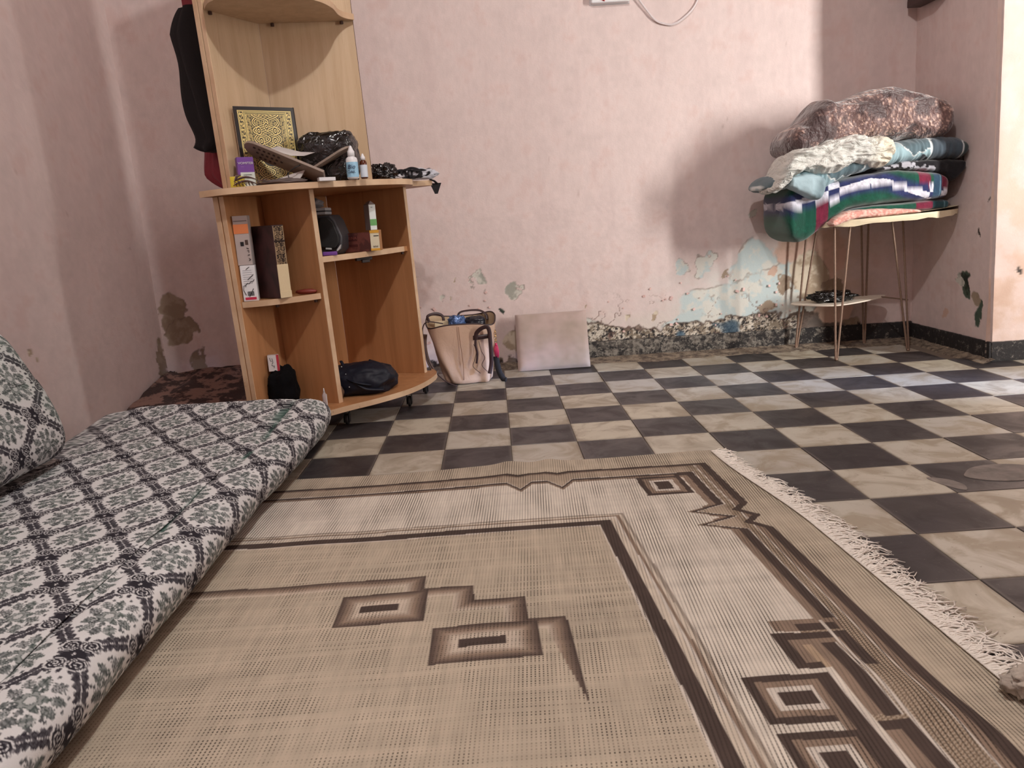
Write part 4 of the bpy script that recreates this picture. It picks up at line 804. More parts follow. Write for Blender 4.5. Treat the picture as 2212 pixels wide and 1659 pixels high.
# ---- right shelf: radio
m_rg = plain('dark_grey_plastic', S(62, 62, 66), .4); m_rb = plain('black_grille', S(30, 30, 31), .55, bs=.5, bscale=900)
xr, yr = -.985, -.50; zr0 = z_r(xr)+.0008
rad = thing('portable_radio', 'rounded dark grey portable radio with black speaker on the right cabinet shelf', 'radio', (xr, yr, zr0)); MR = Matrix.Translation((xr, yr, zr0)) @ Matrix.Rotation(math.radians(-8), 4, 'Z')
def rp(pts, y0_, y1_): return MB().prism(ccw(pts), y0_, y1_).map(lambda x, y, z: tuple(MR @ Vector((x, z, y))))
mk('case', rp([(-.11, 0), (.040, 0), (.060, .020), (.064, .060), (.045, .115), (.030, .135), (-.11, .135)], -.035, .065), m_rg, rad, bevel=.006, seg=3)
mk('speaker', rp([(-.012, .028), (.040, .022), (.054, .040), (.056, .062), (.040, .110), (.024, .126), (-.004, .128), (-.016, .080)], -.046, -.034), m_rb, rad, bevel=.004, seg=3)
mk('foot_trim', rp([(.008, .021), (.026, .019), (.026, .024), (.008, .026)], -.050, -.040), plain('silver_badge', S(200, 200, 200), .3), rad); mk('foot_trim', rp([(.044, .016), (.060, .034), (.056, .020), (.046, .012)], -.046, -.036), bpy.data.materials['silver_badge'], rad)
mk('display', rp([(-.044, .030), (-.024, .028), (-.026, .062), (-.044, .062)], -.041, -.034), m_ink, rad, bevel=.001); mk('display_frame', rp([(-.048, .026), (-.021, .024), (-.023, .066), (-.048, .066)], -.0385, -.034), m_rg, rad, bevel=.001)
for k in range(3): mk('button', MB().lathe(MR @ Vector((-.032+.004*k, -.037, .085+.014*k)), [(.003, 0), (.0028, .003)], 10, M=Matrix.Rotation(PI/2, 4, 'X')), plain('button_silver', S(150, 150, 150), .3) if k == 0 else bpy.data.materials['button_silver'], rad)
pw = thing('zip_pouch', 'flat grey zipped pouch lying on top of the radio', 'pouch', (-1.01, -.50, zr0+.136)); zp = zr0+.1358
mk('pouch', MB().box((-1.012, -.500, zp+.006), (.085, .070, .011), rz=-.1).box((-1.012, -.500, zp+.0185), (.085, .070, .011), rz=-.08), plain('grey_nylon', S(150, 148, 150), .7, bs=.3, bscale=300), pw, bevel=.003); mk('zip', MB().box((-1.012, -.500, zp+.0122), (.087, .072, .003), rz=-.1), m_ink, pw)
solo('grey_cap', blob_mesh((-1.035, -.50, zp+.040), (.045, .040, .018), 12, .3, 6, (36, 22), zp+.0248, .4), plain('grey_jersey', S(112, 106, 106), .9, bs=.4, bscale=200), 'crumpled grey cloth on top of the zipped pouch', 'cloth', smooth=True)
solo('purple_case', MB().box((-.962, -.595, z_r(-.96)+.0072), (.048, .020, .013), rz=.1), m_pur, 'small purple case in front of the radio', 'case', bevel=.003)
m_rb2 = G('red_brown_card', S(96, 48, 40), .5); n = m_rb2.noise(30, 3, vec=m_rb2.obj()); m_rb2.set('Base Color', m_rb2.mix(m_rb2.mr(n, .45, .55), S(104, 54, 46), S(74, 36, 32))); m_rb2 = m_rb2.mat
xq, yq = -.880, -.455
t, patch, wr, fp = card('tea_box', 'reddish-brown cardboard box lying on the right shelf next to the radio', (xq, yq, z_r(xq)+.0005), (.104, .05, .066), math.radians(-14), m_rb2)
patch('logo_panel', -.85, .0, .15, .75, plain('dark_red_print', S(72, 26, 24), .5)); wr('ZEINA', -.42, .45, .014, plain('red_print', S(128, 66, 56), .5)); patch('print_band', -.6, .0, -.45, -.2, bpy.data.materials['dark_red_print'])
xq, yq = -.822, -.475
t, patch, wr, fp = card('carton', 'cream carton with yellow ends, beneath the tall white and green carton', (xq, yq, z_r(xq)+.0005), (.032, .036, .070), math.radians(-4), plain('cream_card', S(222, 214, 186), .5))
m_y2 = plain('amber_card', S(218, 164, 60), .5); patch('amber_band', -1, 1, .72, 1, m_y2); patch('amber_band', -1, 1, -1, -.78, m_y2); patch('side_tint', -1, 1, -1, 1, plain('brown_side', S(168, 118, 72), .6), 'r'); wr('S-S-S', .1, -.6, .008, m_ink); patch('black_mark', -.2, .9, .40, .48, m_ink)
zq = z_r(xq)+.0712
t, patch, wr, fp = card('carton', 'tall narrow white carton with a green wave standing on the cream and yellow carton', (xq-.012, yq+.004, zq), (.024, .046, .086), math.radians(30), plain('white_grey_card', S(214, 222, 218), .5))
patch('green_wave', -1, 1, -.65, -.15, plain('green_print', S(92, 158, 84), .5)); patch('side_tint', -1, 1, -1, 1, plain('grey_side', S(132, 122, 120), .6), 'l'); wr('~', -.2, .8, .012, m_ink)
mk('flap', MB().add([fp(-1, 1, 0), fp(1, 1, 0), fp(1, 1, -.046), fp(-1, 1, -.046), Vector(fp(0, 1, -.012))+Vector((0, 0, .013)), Vector(fp(0, 1, -.034))+Vector((0, 0, .013))], [(0, 1, 4), (1, 2, 5, 4), (2, 3, 5), (3, 0, 4, 5), (3, 2, 1, 0)]), bpy.data.materials['grey_side'], t)
# ---- bottom shelf
zb0 = lambda x: .0855+.03*(x+1)
m_bk2 = plain('black_wool', S(14, 13, 15), .95, bs=.5, bscale=160, spec=.1)
bc = blob_mesh((-1.160, -.640, zb0(-1.16)+.068), (.048, .058, .078), 61, .18, 5, (48, 34), zb0(-1.16)+.001, .3, .8)
solo('black_bag', bc, m_bk2, 'soft black cloth bag on the base behind the end of the mattress', 'bag', smooth=True)
t, patch, wr, fp = card('carton', 'small white carton with a red edge tilted on top of the soft black cloth bag', (-1.178, -.655, zb0(-1.17)+.133), (.036, .018, .055), math.radians(12), m_gy)
patch('front', -.96, .55, -.98, .98, plain('white_front', S(206, 200, 200), .5)); patch('red_edge', .55, 1, -1, 1, plain('red_edge_print', S(172, 44, 60), .5))
def ft(u, v): return tuple(fp(u, v, .0016))
scribble(t, [[ft(-.6, .7), ft(-.5, .3), ft(-.3, .25)], [ft(-.2, .6), ft(-.1, .1), ft(-.3, -.1)], [ft(-.4, -.2), ft(-.1, -.35), ft(.1, -.3), ft(0, -.6)]], .0008, m_ink)
g = G('clear_plastic', S(214, 200, 198), .25); g.set('Transmission Weight', .45); g.set('IOR', 1.3)
xp, yp = -1.008, -.712; pn = thing('glue_tube', 'slim translucent white tube standing upright in front of the cabinet divider', 'tube', (xp, yp, zb0(xp)))
mk('barrel', MB().lathe((xp, yp, zb0(xp)), [(.0065, 0), (.0078, .002), (.0078, .046), (.004, .052), (.004, .055)], 18), g.mat, pn, smooth=True); mk('nozzle', MB().lathe((xp, yp, zb0(xp)+.055), [(.003, 0), (.0010, .014)], 12), m_wp, pn, smooth=True); mk('stripe', MB().box((xp+.0075, yp-.003, zb0(xp)+.026), (.002, .003, .045)), m_wp, pn)
# navy handbag lying on the base
g = G('navy_leather', S(20, 23, 36), .5, spec=.3); g.bump(g.noise(10, 2, .6, 1.0, g.obj()), .4, .01); m_nav = g.mat
nb_ = thing('handbag', 'slouched navy blue handbag lying on the base of the cabinet right of the divider', 'handbag', (-.90, -.50, zb0(-.9)))
mk('body', blob_mesh((-.915, -.495, zb0(-.9)+.045), (.118, .085, .060), 71, .13, 3.2, (70, 44), zb0(-.9)+.0015, .55, .8), m_nav, nb_, smooth=True)
mk('handle', MB().tube(catmull([(-.99, -.52, .165), (-.95, -.575, .150), (-.90, -.59, .135), (-.86, -.565, .128), (-.84, -.53, .150), (-.85, -.49, .182), (-.89, -.47, .196)], 7), .0055, 8, flat=.6), m_nav, nb_, smooth=True)
mk('strap', MB().tube(catmull([(-.985, -.50, .205), (-.96, -.54, .175), (-.93, -.575, .145), (-.89, -.592, .118), (-.83, -.575, .108)], 7), .006, 8, flat=.5), m_nav, nb_, smooth=True)
for x, y, z in ((-.975, -.548, .193), (-.960, -.562, .168), (-.948, -.585, .126)): mk('stud', MB().lathe((x, y, z), [(.0022, 0), (.001, .002)], 8, M=Matrix.Rotation(PI/2, 4, 'X')), bpy.data.materials['silver_badge'], nb_)
solo('brown_pouch', blob_mesh((-.985, -.600, zb0(-.98)+.026), (.020, .026, .026), 9, .12, 5, (26, 18), zb0(-.98)+.001), plain('brown_leather', S(96, 72, 56), .5), 'small brown rounded pouch half hidden behind the cabinet divider', 'pouch', smooth=True)
# ---- clothes hanging behind the cabinet
def hanging(name, label, axis, widths, mat, seed, depth=.045, cat='garment', parts=()):
    mb = MB(); n = 28; vs = []
    for i, (x, y, z) in enumerate(axis):
        wdt = widths[i]
        for k in range(n):
            a_ = 2*PI*k/n; f = 1+.22*math.sin(5*a_+seed+z*3)+.18*noise.noise(Vector((math.cos(a_)*2, math.sin(a_)*2, z*6+seed)))
            vs.append((x+math.cos(a_)*wdt*f, y+math.sin(a_)*depth*f, z))
    m = len(axis); fs = [(i*n+k, i*n+(k+1) % n, (i+1)*n+(k+1) % n, (i+1)*n+k) for i in range(m-1) for k in range(n)]+[tuple(range(n-1, -1, -1)), tuple((m-1)*n+k for k in range(n))]
    return solo(name, mb.add(vs, [f[::-1] for f in fs]), mat, label, cat, smooth=True)
m_redc = G('crimson_satin', S(140, 34, 52), .5); m_redc.bump(m_redc.noise(14, 3, vec=m_redc.scale(m_redc.obj(), (1, 1, .3))), .6, .02); m_redc = m_redc.mat
ax = catmull([(-1.345, -.33, 1.60), (-1.335, -.33, 1.40), (-1.325, -.33, 1.20), (-1.315, -.33, 1.0), (-1.325, -.33, .90), (-1.312, -.33, .835)], 6)
hanging('hanging_garment', 'crimson garment hanging behind the left side of the cabinet', ax, list(np.interp(np.linspace(0, 1, len(ax)), [0, .5, .85, 1], [.085, .085, .10, .055])), m_redc, 3)
ax = catmull([(-1.345, -.42, 1.42), (-1.352, -.42, 1.34), (-1.345, -.42, 1.2), (-1.335, -.42, 1.08), (-1.325, -.42, 1.0), (-1.365, -.42, .955)], 6)
hanging('hanging_garment', 'black garment hanging over the crimson one behind the cabinet', ax, list(np.interp(np.linspace(0, 1, len(ax)), [0, .2, .75, .9, 1], [.060, .090, .078, .070, .022])), m_bkc, 8, .035)

# ------------------------------------------------------------------ seat cushion against the wall
m_vel = G('mauve_velour', S(178, 160, 154), .8, spec=.25); m_vel.set('Sheen Weight', .3); n = m_vel.noise(7, 3, .6, vec=m_vel.obj()); m_vel.set('Base Color', m_vel.mix(m_vel.mr(n, .35, .65), S(184, 164, 158), S(164, 150, 138))); m_vel.bump(n, .3, .01); m_vel = m_vel.mat
def cushion_fn(u, v, s):
    # u,v in -1..1 ; s = +-1 face
    e = max(abs(u), abs(v)); th = .019*(1-e**7)**.5+.001*0; wob = .0035*fract(u*2, v*2, s*3, 1.3, 2)
    x = u*.160*(1-.012*(1-v*v)*0); h = (v+1)*.1325; return x, s*(th+wob*(1-e**6)), h
mb = MB()
for s in (-1, 1):
    n0 = len(mb.v); mb.grid(lambda u, v: cushion_fn(u, v, s), 34, 34, -1, 1, -1, 1)
    if s == 1: mb.f = [f if min(f) < n0 else f[::-1] for f in mb.f]
tl = math.radians(-27); T = Matrix.Translation((-.178, .105, .004)) @ Matrix.Rotation(math.radians(-3), 4, 'Z') @ Matrix.Rotation(tl, 4, 'X') @ Matrix.Rotation(math.radians(-.8), 4, 'Y')
mb.map(lambda x, y, z: tuple(T @ Vector((x-.02*(z/.265)*.0, y, z))))
solo('seat_cushion', mb, m_vel, 'square mauve-grey velour cushion propped against the back wall beside the tote bag', 'cushion', smooth=True)
# ------------------------------------------------------------------ beige tote bag
m_lea = G('beige_leather', S(202, 172, 150), .45, spec=.4); m_lea.bump(m_lea.noise(16, 3, .6, .8, m_lea.obj()), .35, .008); m_lea = m_lea.mat
m_dbr = plain('dark_brown_leather', S(54, 34, 36), .4); m_lin = plain('beige_lining', S(190, 166, 136), .8)
tote = thing('tote_bag', 'open beige leather tote bag with dark brown straps standing between cabinet and cushion', 'bag', (-.565, -.01, 0))
NB = 72
def ring(z, k=NB, grow=0.):
    t = z/.262; cx = -.548-.022*t; cy = -.010+.004*t; a = .090+.056*t**.8+grow; b = .070+.012*t+grow; out = []
    for i in range(k):
        an = 2*PI*i/k; ca, sa = math.cos(an), math.sin(an); e = .55
        x = math.copysign(abs(ca)**e, ca)*a; y = math.copysign(abs(sa)**e, sa)*b
        f = noise.noise(Vector((ca*2.2, sa*2.2, z*9+4))); fold = .010*f*(1-.5*t)+.006*math.sin(an*6+z*20)*(t < .9)*max(0, 1-t)
        # rim: higher at the back, dipping at the front
        zz = z+(.018*sa+.010*math.sin(an*3))*t**3
        out.append((cx+x+ca*fold, cy+y+sa*fold, max(zz, 0.001)))
    return out
mb = MB(); zs_ = [0.001, .006, .02, .045, .07, .10, .13, .16, .19, .215, .235, .25, .262]; vs = []
for z in zs_: vs += ring(z, grow=(-.012 if z < .004 else 0))
m = len(zs_); fs = [(i*NB+k, i*NB+(k+1) % NB, (i+1)*NB+(k+1) % NB, (i+1)*NB+k) for i in range(m-1) for k in range(NB)]+[tuple(range(NB-1, -1, -1))]
mk('body', mb.add(vs, fs), m_lea, tote, smooth=True)
mb = MB(); vs = []; zi = [.262, .24, .20, .15, .11]
for z in zi: vs += ring(z, grow=-.004)
m = len(zi); fs = [(i*NB+(k+1) % NB, i*NB+k, (i+1)*NB+k, (i+1)*NB+(k+1) % NB) for i in range(m-1) for k in range(NB)][::-1]
fs = [(i*NB+k, i*NB+(k+1) % NB, (i+1)*NB+(k+1) % NB, (i+1)*NB+k) for i in range(m-1) for k in range(NB)]+[tuple((m-1)*NB+k for k in range(NB))]
mk('lining', mb.add(vs, fs), m_lin, tote, smooth=True)
r_ = ring(.262, grow=-.002); mk('rim_binding', MB().tube(r_+[r_[0], r_[1]], .0032, 6, cap=False), m_dbr, tote, smooth=True)
# seam of the front panel, zip line and horizontal band
def on_front(x, z, off=.004):
    t = z/.262; b = .070+.012*t; return (x, -.010+.004*t-b-off, z)
mk('front_band', MB().grid(lambda u, v: on_front(-.520+.070*u, .196+.004*u+.013*(v-.5)*2*.7, .006+.002*math.sin(u*4)), 12, 2), m_dbr, tote, smooth=True, solid=.003)
mk('seam', MB().tube([on_front(-.572+.004*math.sin(z*20), z, .0045) for z in np.linspace(.02, .245, 14)], .0016, 5), plain('seam_tan', S(160, 124, 100), .6), tote, smooth=True)  # seam in a tan darker than the leather
mk('zip_line', MB().tube(catmull([on_front(-.520, .17, .006), on_front(-.510, .14, .007), on_front(-.522, .10, .008), on_front(-.528, .075, .008), on_front(-.500, .045, .006)], 6), .0013, 5).tube(catmull([on_front(-.498, .18, .006), on_front(-.490, .14, .007), on_front(-.478, .11, .008), on_front(-.492, .08, .008), on_front(-.470, .05, .006)], 6), .0013, 5), m_dbr, tote, smooth=True)
def strap(pts, w_, nm='strap', mat=m_dbr, n=9):
    P = catmull(pts, n); mb = MB(); mb.tube(P, w_, 8, flat=.28); return mk(nm, mb, mat, tote, smooth=True)
strap([(-.508, -.100, .19), (-.505, -.102, .215), (-.485, -.108, .234), (-.462, -.110, .240), (-.452, -.105, .225), (-.450, -.104, .18), (-.450, -.104, .12), (-.453, -.102, .08), (-.462, -.106, .045)], .0085)
strap([(-.508, -.098, .20), (-.512, -.100, .17), (-.507, -.101, .13), (-.513, -.102, .09)], .0045)
strap([(-.64, -.085, .262), (-.70, -.10, .275), (-.722, -.10, .25), (-.722, -.105, .20), (-.715, -.115, .14), (-.690, -.125, .08), (-.645, -.130, .03), (-.600, -.125, .006)], .0085)
strap([(-.72, -.03, .215), (-.726, -.035, .16), (-.715, -.045, .10), (-.690, -.055, .05)], .008, mat=plain('greyish_strap', S(120, 100, 92), .6))
strap([(-.585, .045, .262), (-.575, .060, .285), (-.540, .064, .292), (-.490, .060, .290), (-.462, .050, .272), (-.458, .040, .25)], .0060, 'handle')
strap([(-.700, -.02, .262), (-.705, -.015, .288), (-.670, -.01, .296), (-.645, -.01, .285), (-.64, -.015, .262)], .0060, 'handle')
# contents
solo('plastic_packet', blob_mesh((-.585, -.020, .245), (.034, .028, .034), 14, .30, 8, (40, 28), None, .6, .7), (lambda g: (g.bump(g.noise(40, 3, .7, 1., g.obj()), .8, .006), g.mat)[1])(G('blue_foil', S(80, 110, 160), .18, .35, .8)), 'shiny blue plastic packet inside the open tote bag', 'packet', smooth=True)
solo('dark_pouch', blob_mesh((-.510, -.012, .243), (.042, .034, .032), 15, .2, 6, (36, 24), None, .3, .7), (lambda g: g.mat)(G('dark_blue_nylon', S(22, 24, 36), .35)), 'dark navy pouch beside the blue packet in the tote bag', 'pouch', smooth=True)
solo('notebook', MB().box((-.650, -.015, .215), (.060, .020, .10), rz=.15), plain('cream_cover', S(212, 196, 164), .6), 'cream notebook standing at the left inside the tote bag', 'notebook', bevel=.002)
solo('card_wallet', MB().box((-.640, -.050, .212), (.050, .008, .070), rz=.1), plain('pale_wallet', S(206, 206, 206), .5), 'pale flat wallet in front of the notebook inside the tote bag', 'wallet', bevel=.002)
# key ring with pink tassel
m_gold = plain('gold_metal', S(206, 170, 110), .25, 1.)
kc = thing('bag_charm', 'gold chain charm with pink leather tassel hanging at the right of the tote bag', 'charm', (-.428, -.055, .09))
mb = MB()
for k in range(6):
    zc = .212-.009*k; mb.tube([(-.428+.005*math.cos(a)*(1 if k % 2 else .35), -.055+.005*math.cos(a)*(.35 if k % 2 else 1)*1.0, zc+.0065*math.sin(a)) for a in np.linspace(0, 2*PI, 10)], .0011, 5, cap=False)
mk('chain', mb, m_gold, kc, smooth=True); m_pk = plain('pink_leather', S(186, 42, 84), .45)
mb = MB().tube([(-.428, -.055, .163), (-.428, -.055, .150)], [.005, .006], 10); rr = random.Random(2)
for k in range(14):
    a = 2*PI*k/14; mb.tube([(-.428+.005*math.cos(a), -.055+.005*math.sin(a), .152), (-.428+.009*math.cos(a), -.055+.008*math.sin(a), .130), (-.426+.007*math.cos(a), -.055+.006*math.sin(a), .100+rr.uniform(0, .012))], [.0022, .0024, .0016], 5)
mk('tassel', mb, m_pk, kc, smooth=True)
solo('dark_scarf_end', MB().tube(catmull([(-.432, -.045, .105), (-.428, -.05, .07), (-.420, -.052, .035), (-.405, -.060, .008), (-.395, -.065, .004)], 5), .012, 8, flat=.5), m_bkc, 'dark strap end trailing on the floor under the pink tassel', 'strap', smooth=True)
# ------------------------------------------------------------------ corner table of bent reinforcement rod
m_rod = plain('rusty_rod', S(142, 118, 102), .5, .4, bs=.6, bscale=180)
tab = thing('rod_table', 'small table on hairpin legs of ribbed steel rod in the right corner', 'table', (1.15, .08, 0))
def rod(mb, a, b, r=.0043):
    a, b = Vector(a), Vector(b); n = 60; mb.tube([a.lerp(b, i/n) for i in range(n+1)], [r*(1.0+.13*(i % 2)) for i in range(n+1)], 7)
for foot, t1, t2 in (((.948, .236, .003), (.990, .234, .552), (1.037, .234, .556)), ((.991, -.087, .003), (.972, -.085, .560), (1.037, -.085, .564)), ((1.351, .017, .003), (1.257, .017, .572), (1.304, .017, .574)), ((1.262, .232, .003), (1.229, .226, .566), (1.262, .226, .568))):
    mb = MB(); rod(mb, foot, t1); rod(mb, (foot[0]+.006, foot[1], foot[2]), t2); mb.lathe((foot[0]+.003, foot[1], 0), [(.0065, 0), (.0065, .010)], 10); mk('leg', mb, m_rod, tab, smooth=True)
ov = [(1.195+.325*math.copysign(abs(math.cos(a))**.75, math.cos(a)), .060+.185*math.copysign(abs(math.sin(a))**.75, math.sin(a))) for a in np.linspace(0, 2*PI, 40)[:-1]]
def tt(x, y, z): return (x, y, z+.035*(x-1.15))
m_top = plain('table_board', S(206, 186, 152), .6, var=.08)
mk('table_top', MB().prism(ccw(ov), .566, .578).map(tt), m_top, tab, bevel=.002)
mk('rim', MB().tube([(x, y, .566) for x, y in ov+[ov[0]]], .0042, 6, cap=False).map(tt), m_rod, tab, smooth=True)
sh = catmull([(.903, .165), (1.018, .028), (1.17, .07), (1.338, .195), (1.25, .240), (.985, .240)], 5, True)
mk('shelf', MB().prism(ccw([(p[0], p[1]) for p in sh]), .216, .222).map(lambda x, y, z: (x, y, z+.02*(x-1.15))), plain('pale_hardboard', S(226, 214, 198), .45), tab, bevel=.0015)
mb = MB(); rod(mb, (1.30, .16, .224), (1.345, .022, .222), .003); mk('brace', mb, m_rod, tab, smooth=True)
solo('table_cover', MB().grid(lambda u, v: (lambda a, q: (1.195+(.332+.004*noise.noise(Vector((math.cos(a)*6, math.sin(a)*6, q))))*math.copysign(abs(math.cos(a))**.75, math.cos(a)), .060+(.192+.005*noise.noise(Vector((math.cos(a)*5, math.sin(a)*5, q+3))))*math.copysign(abs(math.sin(a))**.75, math.sin(a)), (.5825 if q == 0 else .5835-(q)*(.012+.012*(1+noise.noise(Vector((math.cos(a)*4, math.sin(a)*4, 1))))+.030*max(0, -math.cos(a))*max(0, math.sin(a))))))(2*PI*u, v*1.0), 90, 3).add(*[[tuple(tt(1.195+.332*math.copysign(abs(math.cos(a))**.75, math.cos(a)), .060+.192*math.copysign(abs(math.sin(a))**.75, math.sin(a)), .5826)) for a in np.linspace(0, 2*PI, 60)[:-1]], [tuple(range(59))]]).map(lambda x, y, z: (x, y, z if False else z+.035*(x-1.15)*(1 if z < .60 else 1))), plain('oilcloth_beige', S(216, 202, 172), .6), 'thin beige oilcloth covering the top of the rod table', 'tablecloth', smooth=False)
solo('plastic_bag', blob_mesh((1.065, .130, .244), (.095, .055, .024), 77, .35, 8, (50, 30), .2225, .5), m_bag, 'crumpled black plastic bag on the lower shelf of the rod table', 'bag', smooth=True)
# ------------------------------------------------------------------ folded textiles: rounded soft solids swept through their depth
def soft(top, bot, y0, y1, hard=.42, amp=.004, fs=14., colf=None, seed=0, st=(1, 1, 1), endr=.03, front=None, step=.0042, yamp=None):
    """cloth body: top and bottom outlines as functions of x, rounded-rectangle cross-sections from y0 to y1"""
    T_, B_2 = np.array(catmull(top, 5)), np.array(catmull(bot, 5)); x0 = max(T_[0, 0], B_2[0, 0]); x1 = min(T_[-1, 0], B_2[-1, 0])
    xs = np.arange(x0, x1, step); zt = np.interp(xs, T_[:, 0], T_[:, 1]); zb = np.interp(xs, B_2[:, 0], B_2[:, 1]); ker = np.ones(5)/5
    zt = np.convolve(np.pad(zt, 2, 'edge'), ker, 'valid'); zb = np.convolve(np.pad(zb, 2, 'edge'), ker, 'valid')
    e = np.sqrt(np.clip(1-np.clip(1-np.minimum(xs-x0, x1-xs)/endr, 0, 1)**2, 0.0004, 1)); n = 150; an = np.linspace(0, 2*PI, n+1)[:-1]
    ca, sa = np.cos(an), np.sin(an); U = np.sign(ca)*np.abs(ca)**hard; V = np.sign(sa)*np.abs(sa)**hard
    zc, hz = (zt+zb)/2, (zt-zb)/2*(.35+.65*e); yc, hy = (y0+y1)/2, (y1-y0)/2*(.3+.7*e)
    fo = np.zeros_like(xs) if front is None else np.interp(xs, *zip(*front))
    X = np.repeat(xs[:, None], n, 1); Z = zc[:, None]+hz[:, None]*V; Y = yc+hy[:, None]*U+np.where(U < 0, fo[:, None]*-U, 0)
    nz = (fbm(X*st[0]+seed, (Z+.6*Y)*st[2], fs, 3, .55, seed)-.5)*2+.5*(1-2*np.abs(2*fbm(X*st[0]+seed, (Z+.5*Y)*st[2], fs*1.6, 2, .5, seed+7)-1))
    nx = nz*amp; Z = Z+V*nx*1.0; Y = Y+U*nx*1.6
    c = colf(X.ravel(), Z.ravel(), Y.ravel()); m = len(xs); i = np.arange(n)[None, :]; j = np.arange(m-1)[:, None]
    Fq = np.stack(np.broadcast_arrays(j*n+i, j*n+(i+1) % n, (j+1)*n+(i+1) % n, (j+1)*n+i), -1).reshape(-1, 4)
    mb = MB(); mb.v = [tuple(p) for p in np.stack([X, Y, Z], -1).reshape(-1, 3)]; mb.f = [tuple(int(k) for k in f) for f in Fq]+[tuple(range(n-1, -1, -1)), tuple((m-1)*n+k for k in range(n))]
    mb.mi = [0]*len(mb.f); mb.col = c; return mb
def fabric(name, rough=.92, b=.5, bscale=300, sheen=.2):
    g = G(name, (1, 1, 1, 1), rough, spec=.2); g.set('Base Color', g.attr()); g.bump(g.noise(bscale, 2, .6, vec=g.obj()), b, .002); g.set('Sheen Weight', sheen); return g.mat
G_, B_, M_, W_c = rgb(16, 74, 58), rgb(40, 48, 92), rgb(112, 30, 56), rgb(214, 214, 226)
def stripe_z(x):  # white stripe centre height along the fold
    return np.interp(x, [.755, .89, 1.02, 1.10, 1.17, 1.28, 1.33, 1.44], [.645, .672, .705, .724, .716, .672, .655, .665])
def blanket_col(x, z, y):
    c = np.broadcast_to(G_, x.shape+(3,)).copy(); dz = z-stripe_z(x); n_ = .0022*(fbm(x, z, 260, 2, .6, 2)-.5); dz = dz+n_
    c = mixc(c, B_, (1-ss(dz, .024, .050))*ss(dz, -.050, -.026)); c = mixc(c, W_c, (np.abs(dz) < .0115)*1.)
    for x0, st in ((.892, 0), (1.292, 1)):
        for k in range(2):
            u0 = x0+.045*k; m = (x > u0+n_) & (x <= u0+.045+n_); row = np.floor((dz+.0115)/.024).astype(int); ck = ((row+k) % 2 == 0)
            inn = m & (dz < .038) & (dz > -.034); c[inn & ck] = W_c; c[inn & ~ck] = B_; c[m & (dz <= -.034) & ((k == 0) ^ (st == 1))] = M_; c[m & (dz >= .038) & (k == 0)] = M_
    hem = (x > 1.350) & (x < 1.384); c[hem] = rgb(40, 66, 88); c[hem & (np.abs(x-1.358) < .0015)] = rgb(96, 130, 150); c[hem & (np.abs(x-1.378) < .0015)] = rgb(96, 130, 150)
    c[(x > 1.384) & (dz > .014)] = M_
    c *= (1+.35*(fbm(x, z, 150, 2, .6, 5)-.5)+.25*(fbm(x, z, 30, 3, .6, 6)-.5))[:, None]; return np.clip(c, 0, 1)
m_blan = fabric('fleece_blanket', .95, .7, 380, .4)
solo('fleece_blanket', soft([(.760, .690), (.775, .712), (.80, .722), (.892, .733), (.992, .742), (1.101, .754), (1.184, .762), (1.268, .757), (1.370, .742), (1.415, .724), (1.438, .700)], [(.760, .600), (.769, .565), (.790, .522), (.825, .499), (.863, .503), (.893, .525), (.93, .556), (.985, .598), (1.03, .620), (1.10, .630), (1.20, .634), (1.30, .636), (1.425, .642), (1.438, .660)], -.118, .205, .36, .0035, 9, blanket_col, 2, (1, 1, 1), .040, [(.76, .0), (.85, .03), (1.0, .01), (1.44, 0)]), m_blan, 'green and navy fleece blanket with white stripes and checks folded over the rod table', 'blanket', smooth=True)
def under_col(x, z, y):
    c = np.broadcast_to(G_, x.shape+(3,)).copy(); c[(x > 1.296) & (x < 1.362)] = M_; h_ = (x >= 1.362); c[h_] = rgb(30, 66, 74); c[h_ & (np.abs(x-1.392) < .0014)] = rgb(96, 130, 140); c[h_ & (np.abs(x-1.412) < .0014)] = rgb(96, 130, 140)
    c = mixc(c, B_, .5*(1-ss(x, 1.0, 1.12))); c *= (1+.35*(fbm(x, z, 150, 2, .6, 5)-.5))[:, None]; return np.clip(c, 0, 1)
solo('fleece_blanket', soft([(1.0, .612), (1.06, .624), (1.15, .629), (1.25, .632), (1.38, .640), (1.425, .636), (1.442, .625)], [(1.0, .606), (1.06, .606), (1.15, .607), (1.28, .598), (1.40, .592), (1.432, .600), (1.442, .612)], -.098, .20, .5, .002, 12, under_col, 5, (1, 1, 1), .018), m_blan, 'lower green fold of fleece blanket with burgundy band lying directly on the table cover', 'blanket', smooth=True)
def pink_col(x, z, y):
    c = np.broadcast_to(rgb(214, 152, 140), x.shape+(3,)).copy(); c = mixc(c, rgb(232, 196, 182), ss(fbm(x, z, 130, 2, .7, 3), .45, .6)); return c
solo('towel', soft([(.936, .572), (.962, .592), (1.005, .612), (1.08, .616), (1.18, .612), (1.28, .604), (1.31, .596)], [(.936, .566), (.960, .555), (1.005, .569), (1.05, .579), (1.15, .583), (1.27, .588), (1.31, .590)], -.128, .05, .5, .003, 20, pink_col, 7, (1, 1, 1), .012), fabric('pink_towelling', .95, .8, 320), 'thin pink towel squeezed between the fleece blanket and the table cover', 'towel', smooth=True)
def speck_col(x, z, y):
    n_ = fbm(x, z, 45, 3, .7, 8); c = mixc(np.broadcast_to(rgb(26, 24, 28), x.shape+(3,)), rgb(176, 176, 184), ss(n_, .52, .60)*(x < 1.36)); return c
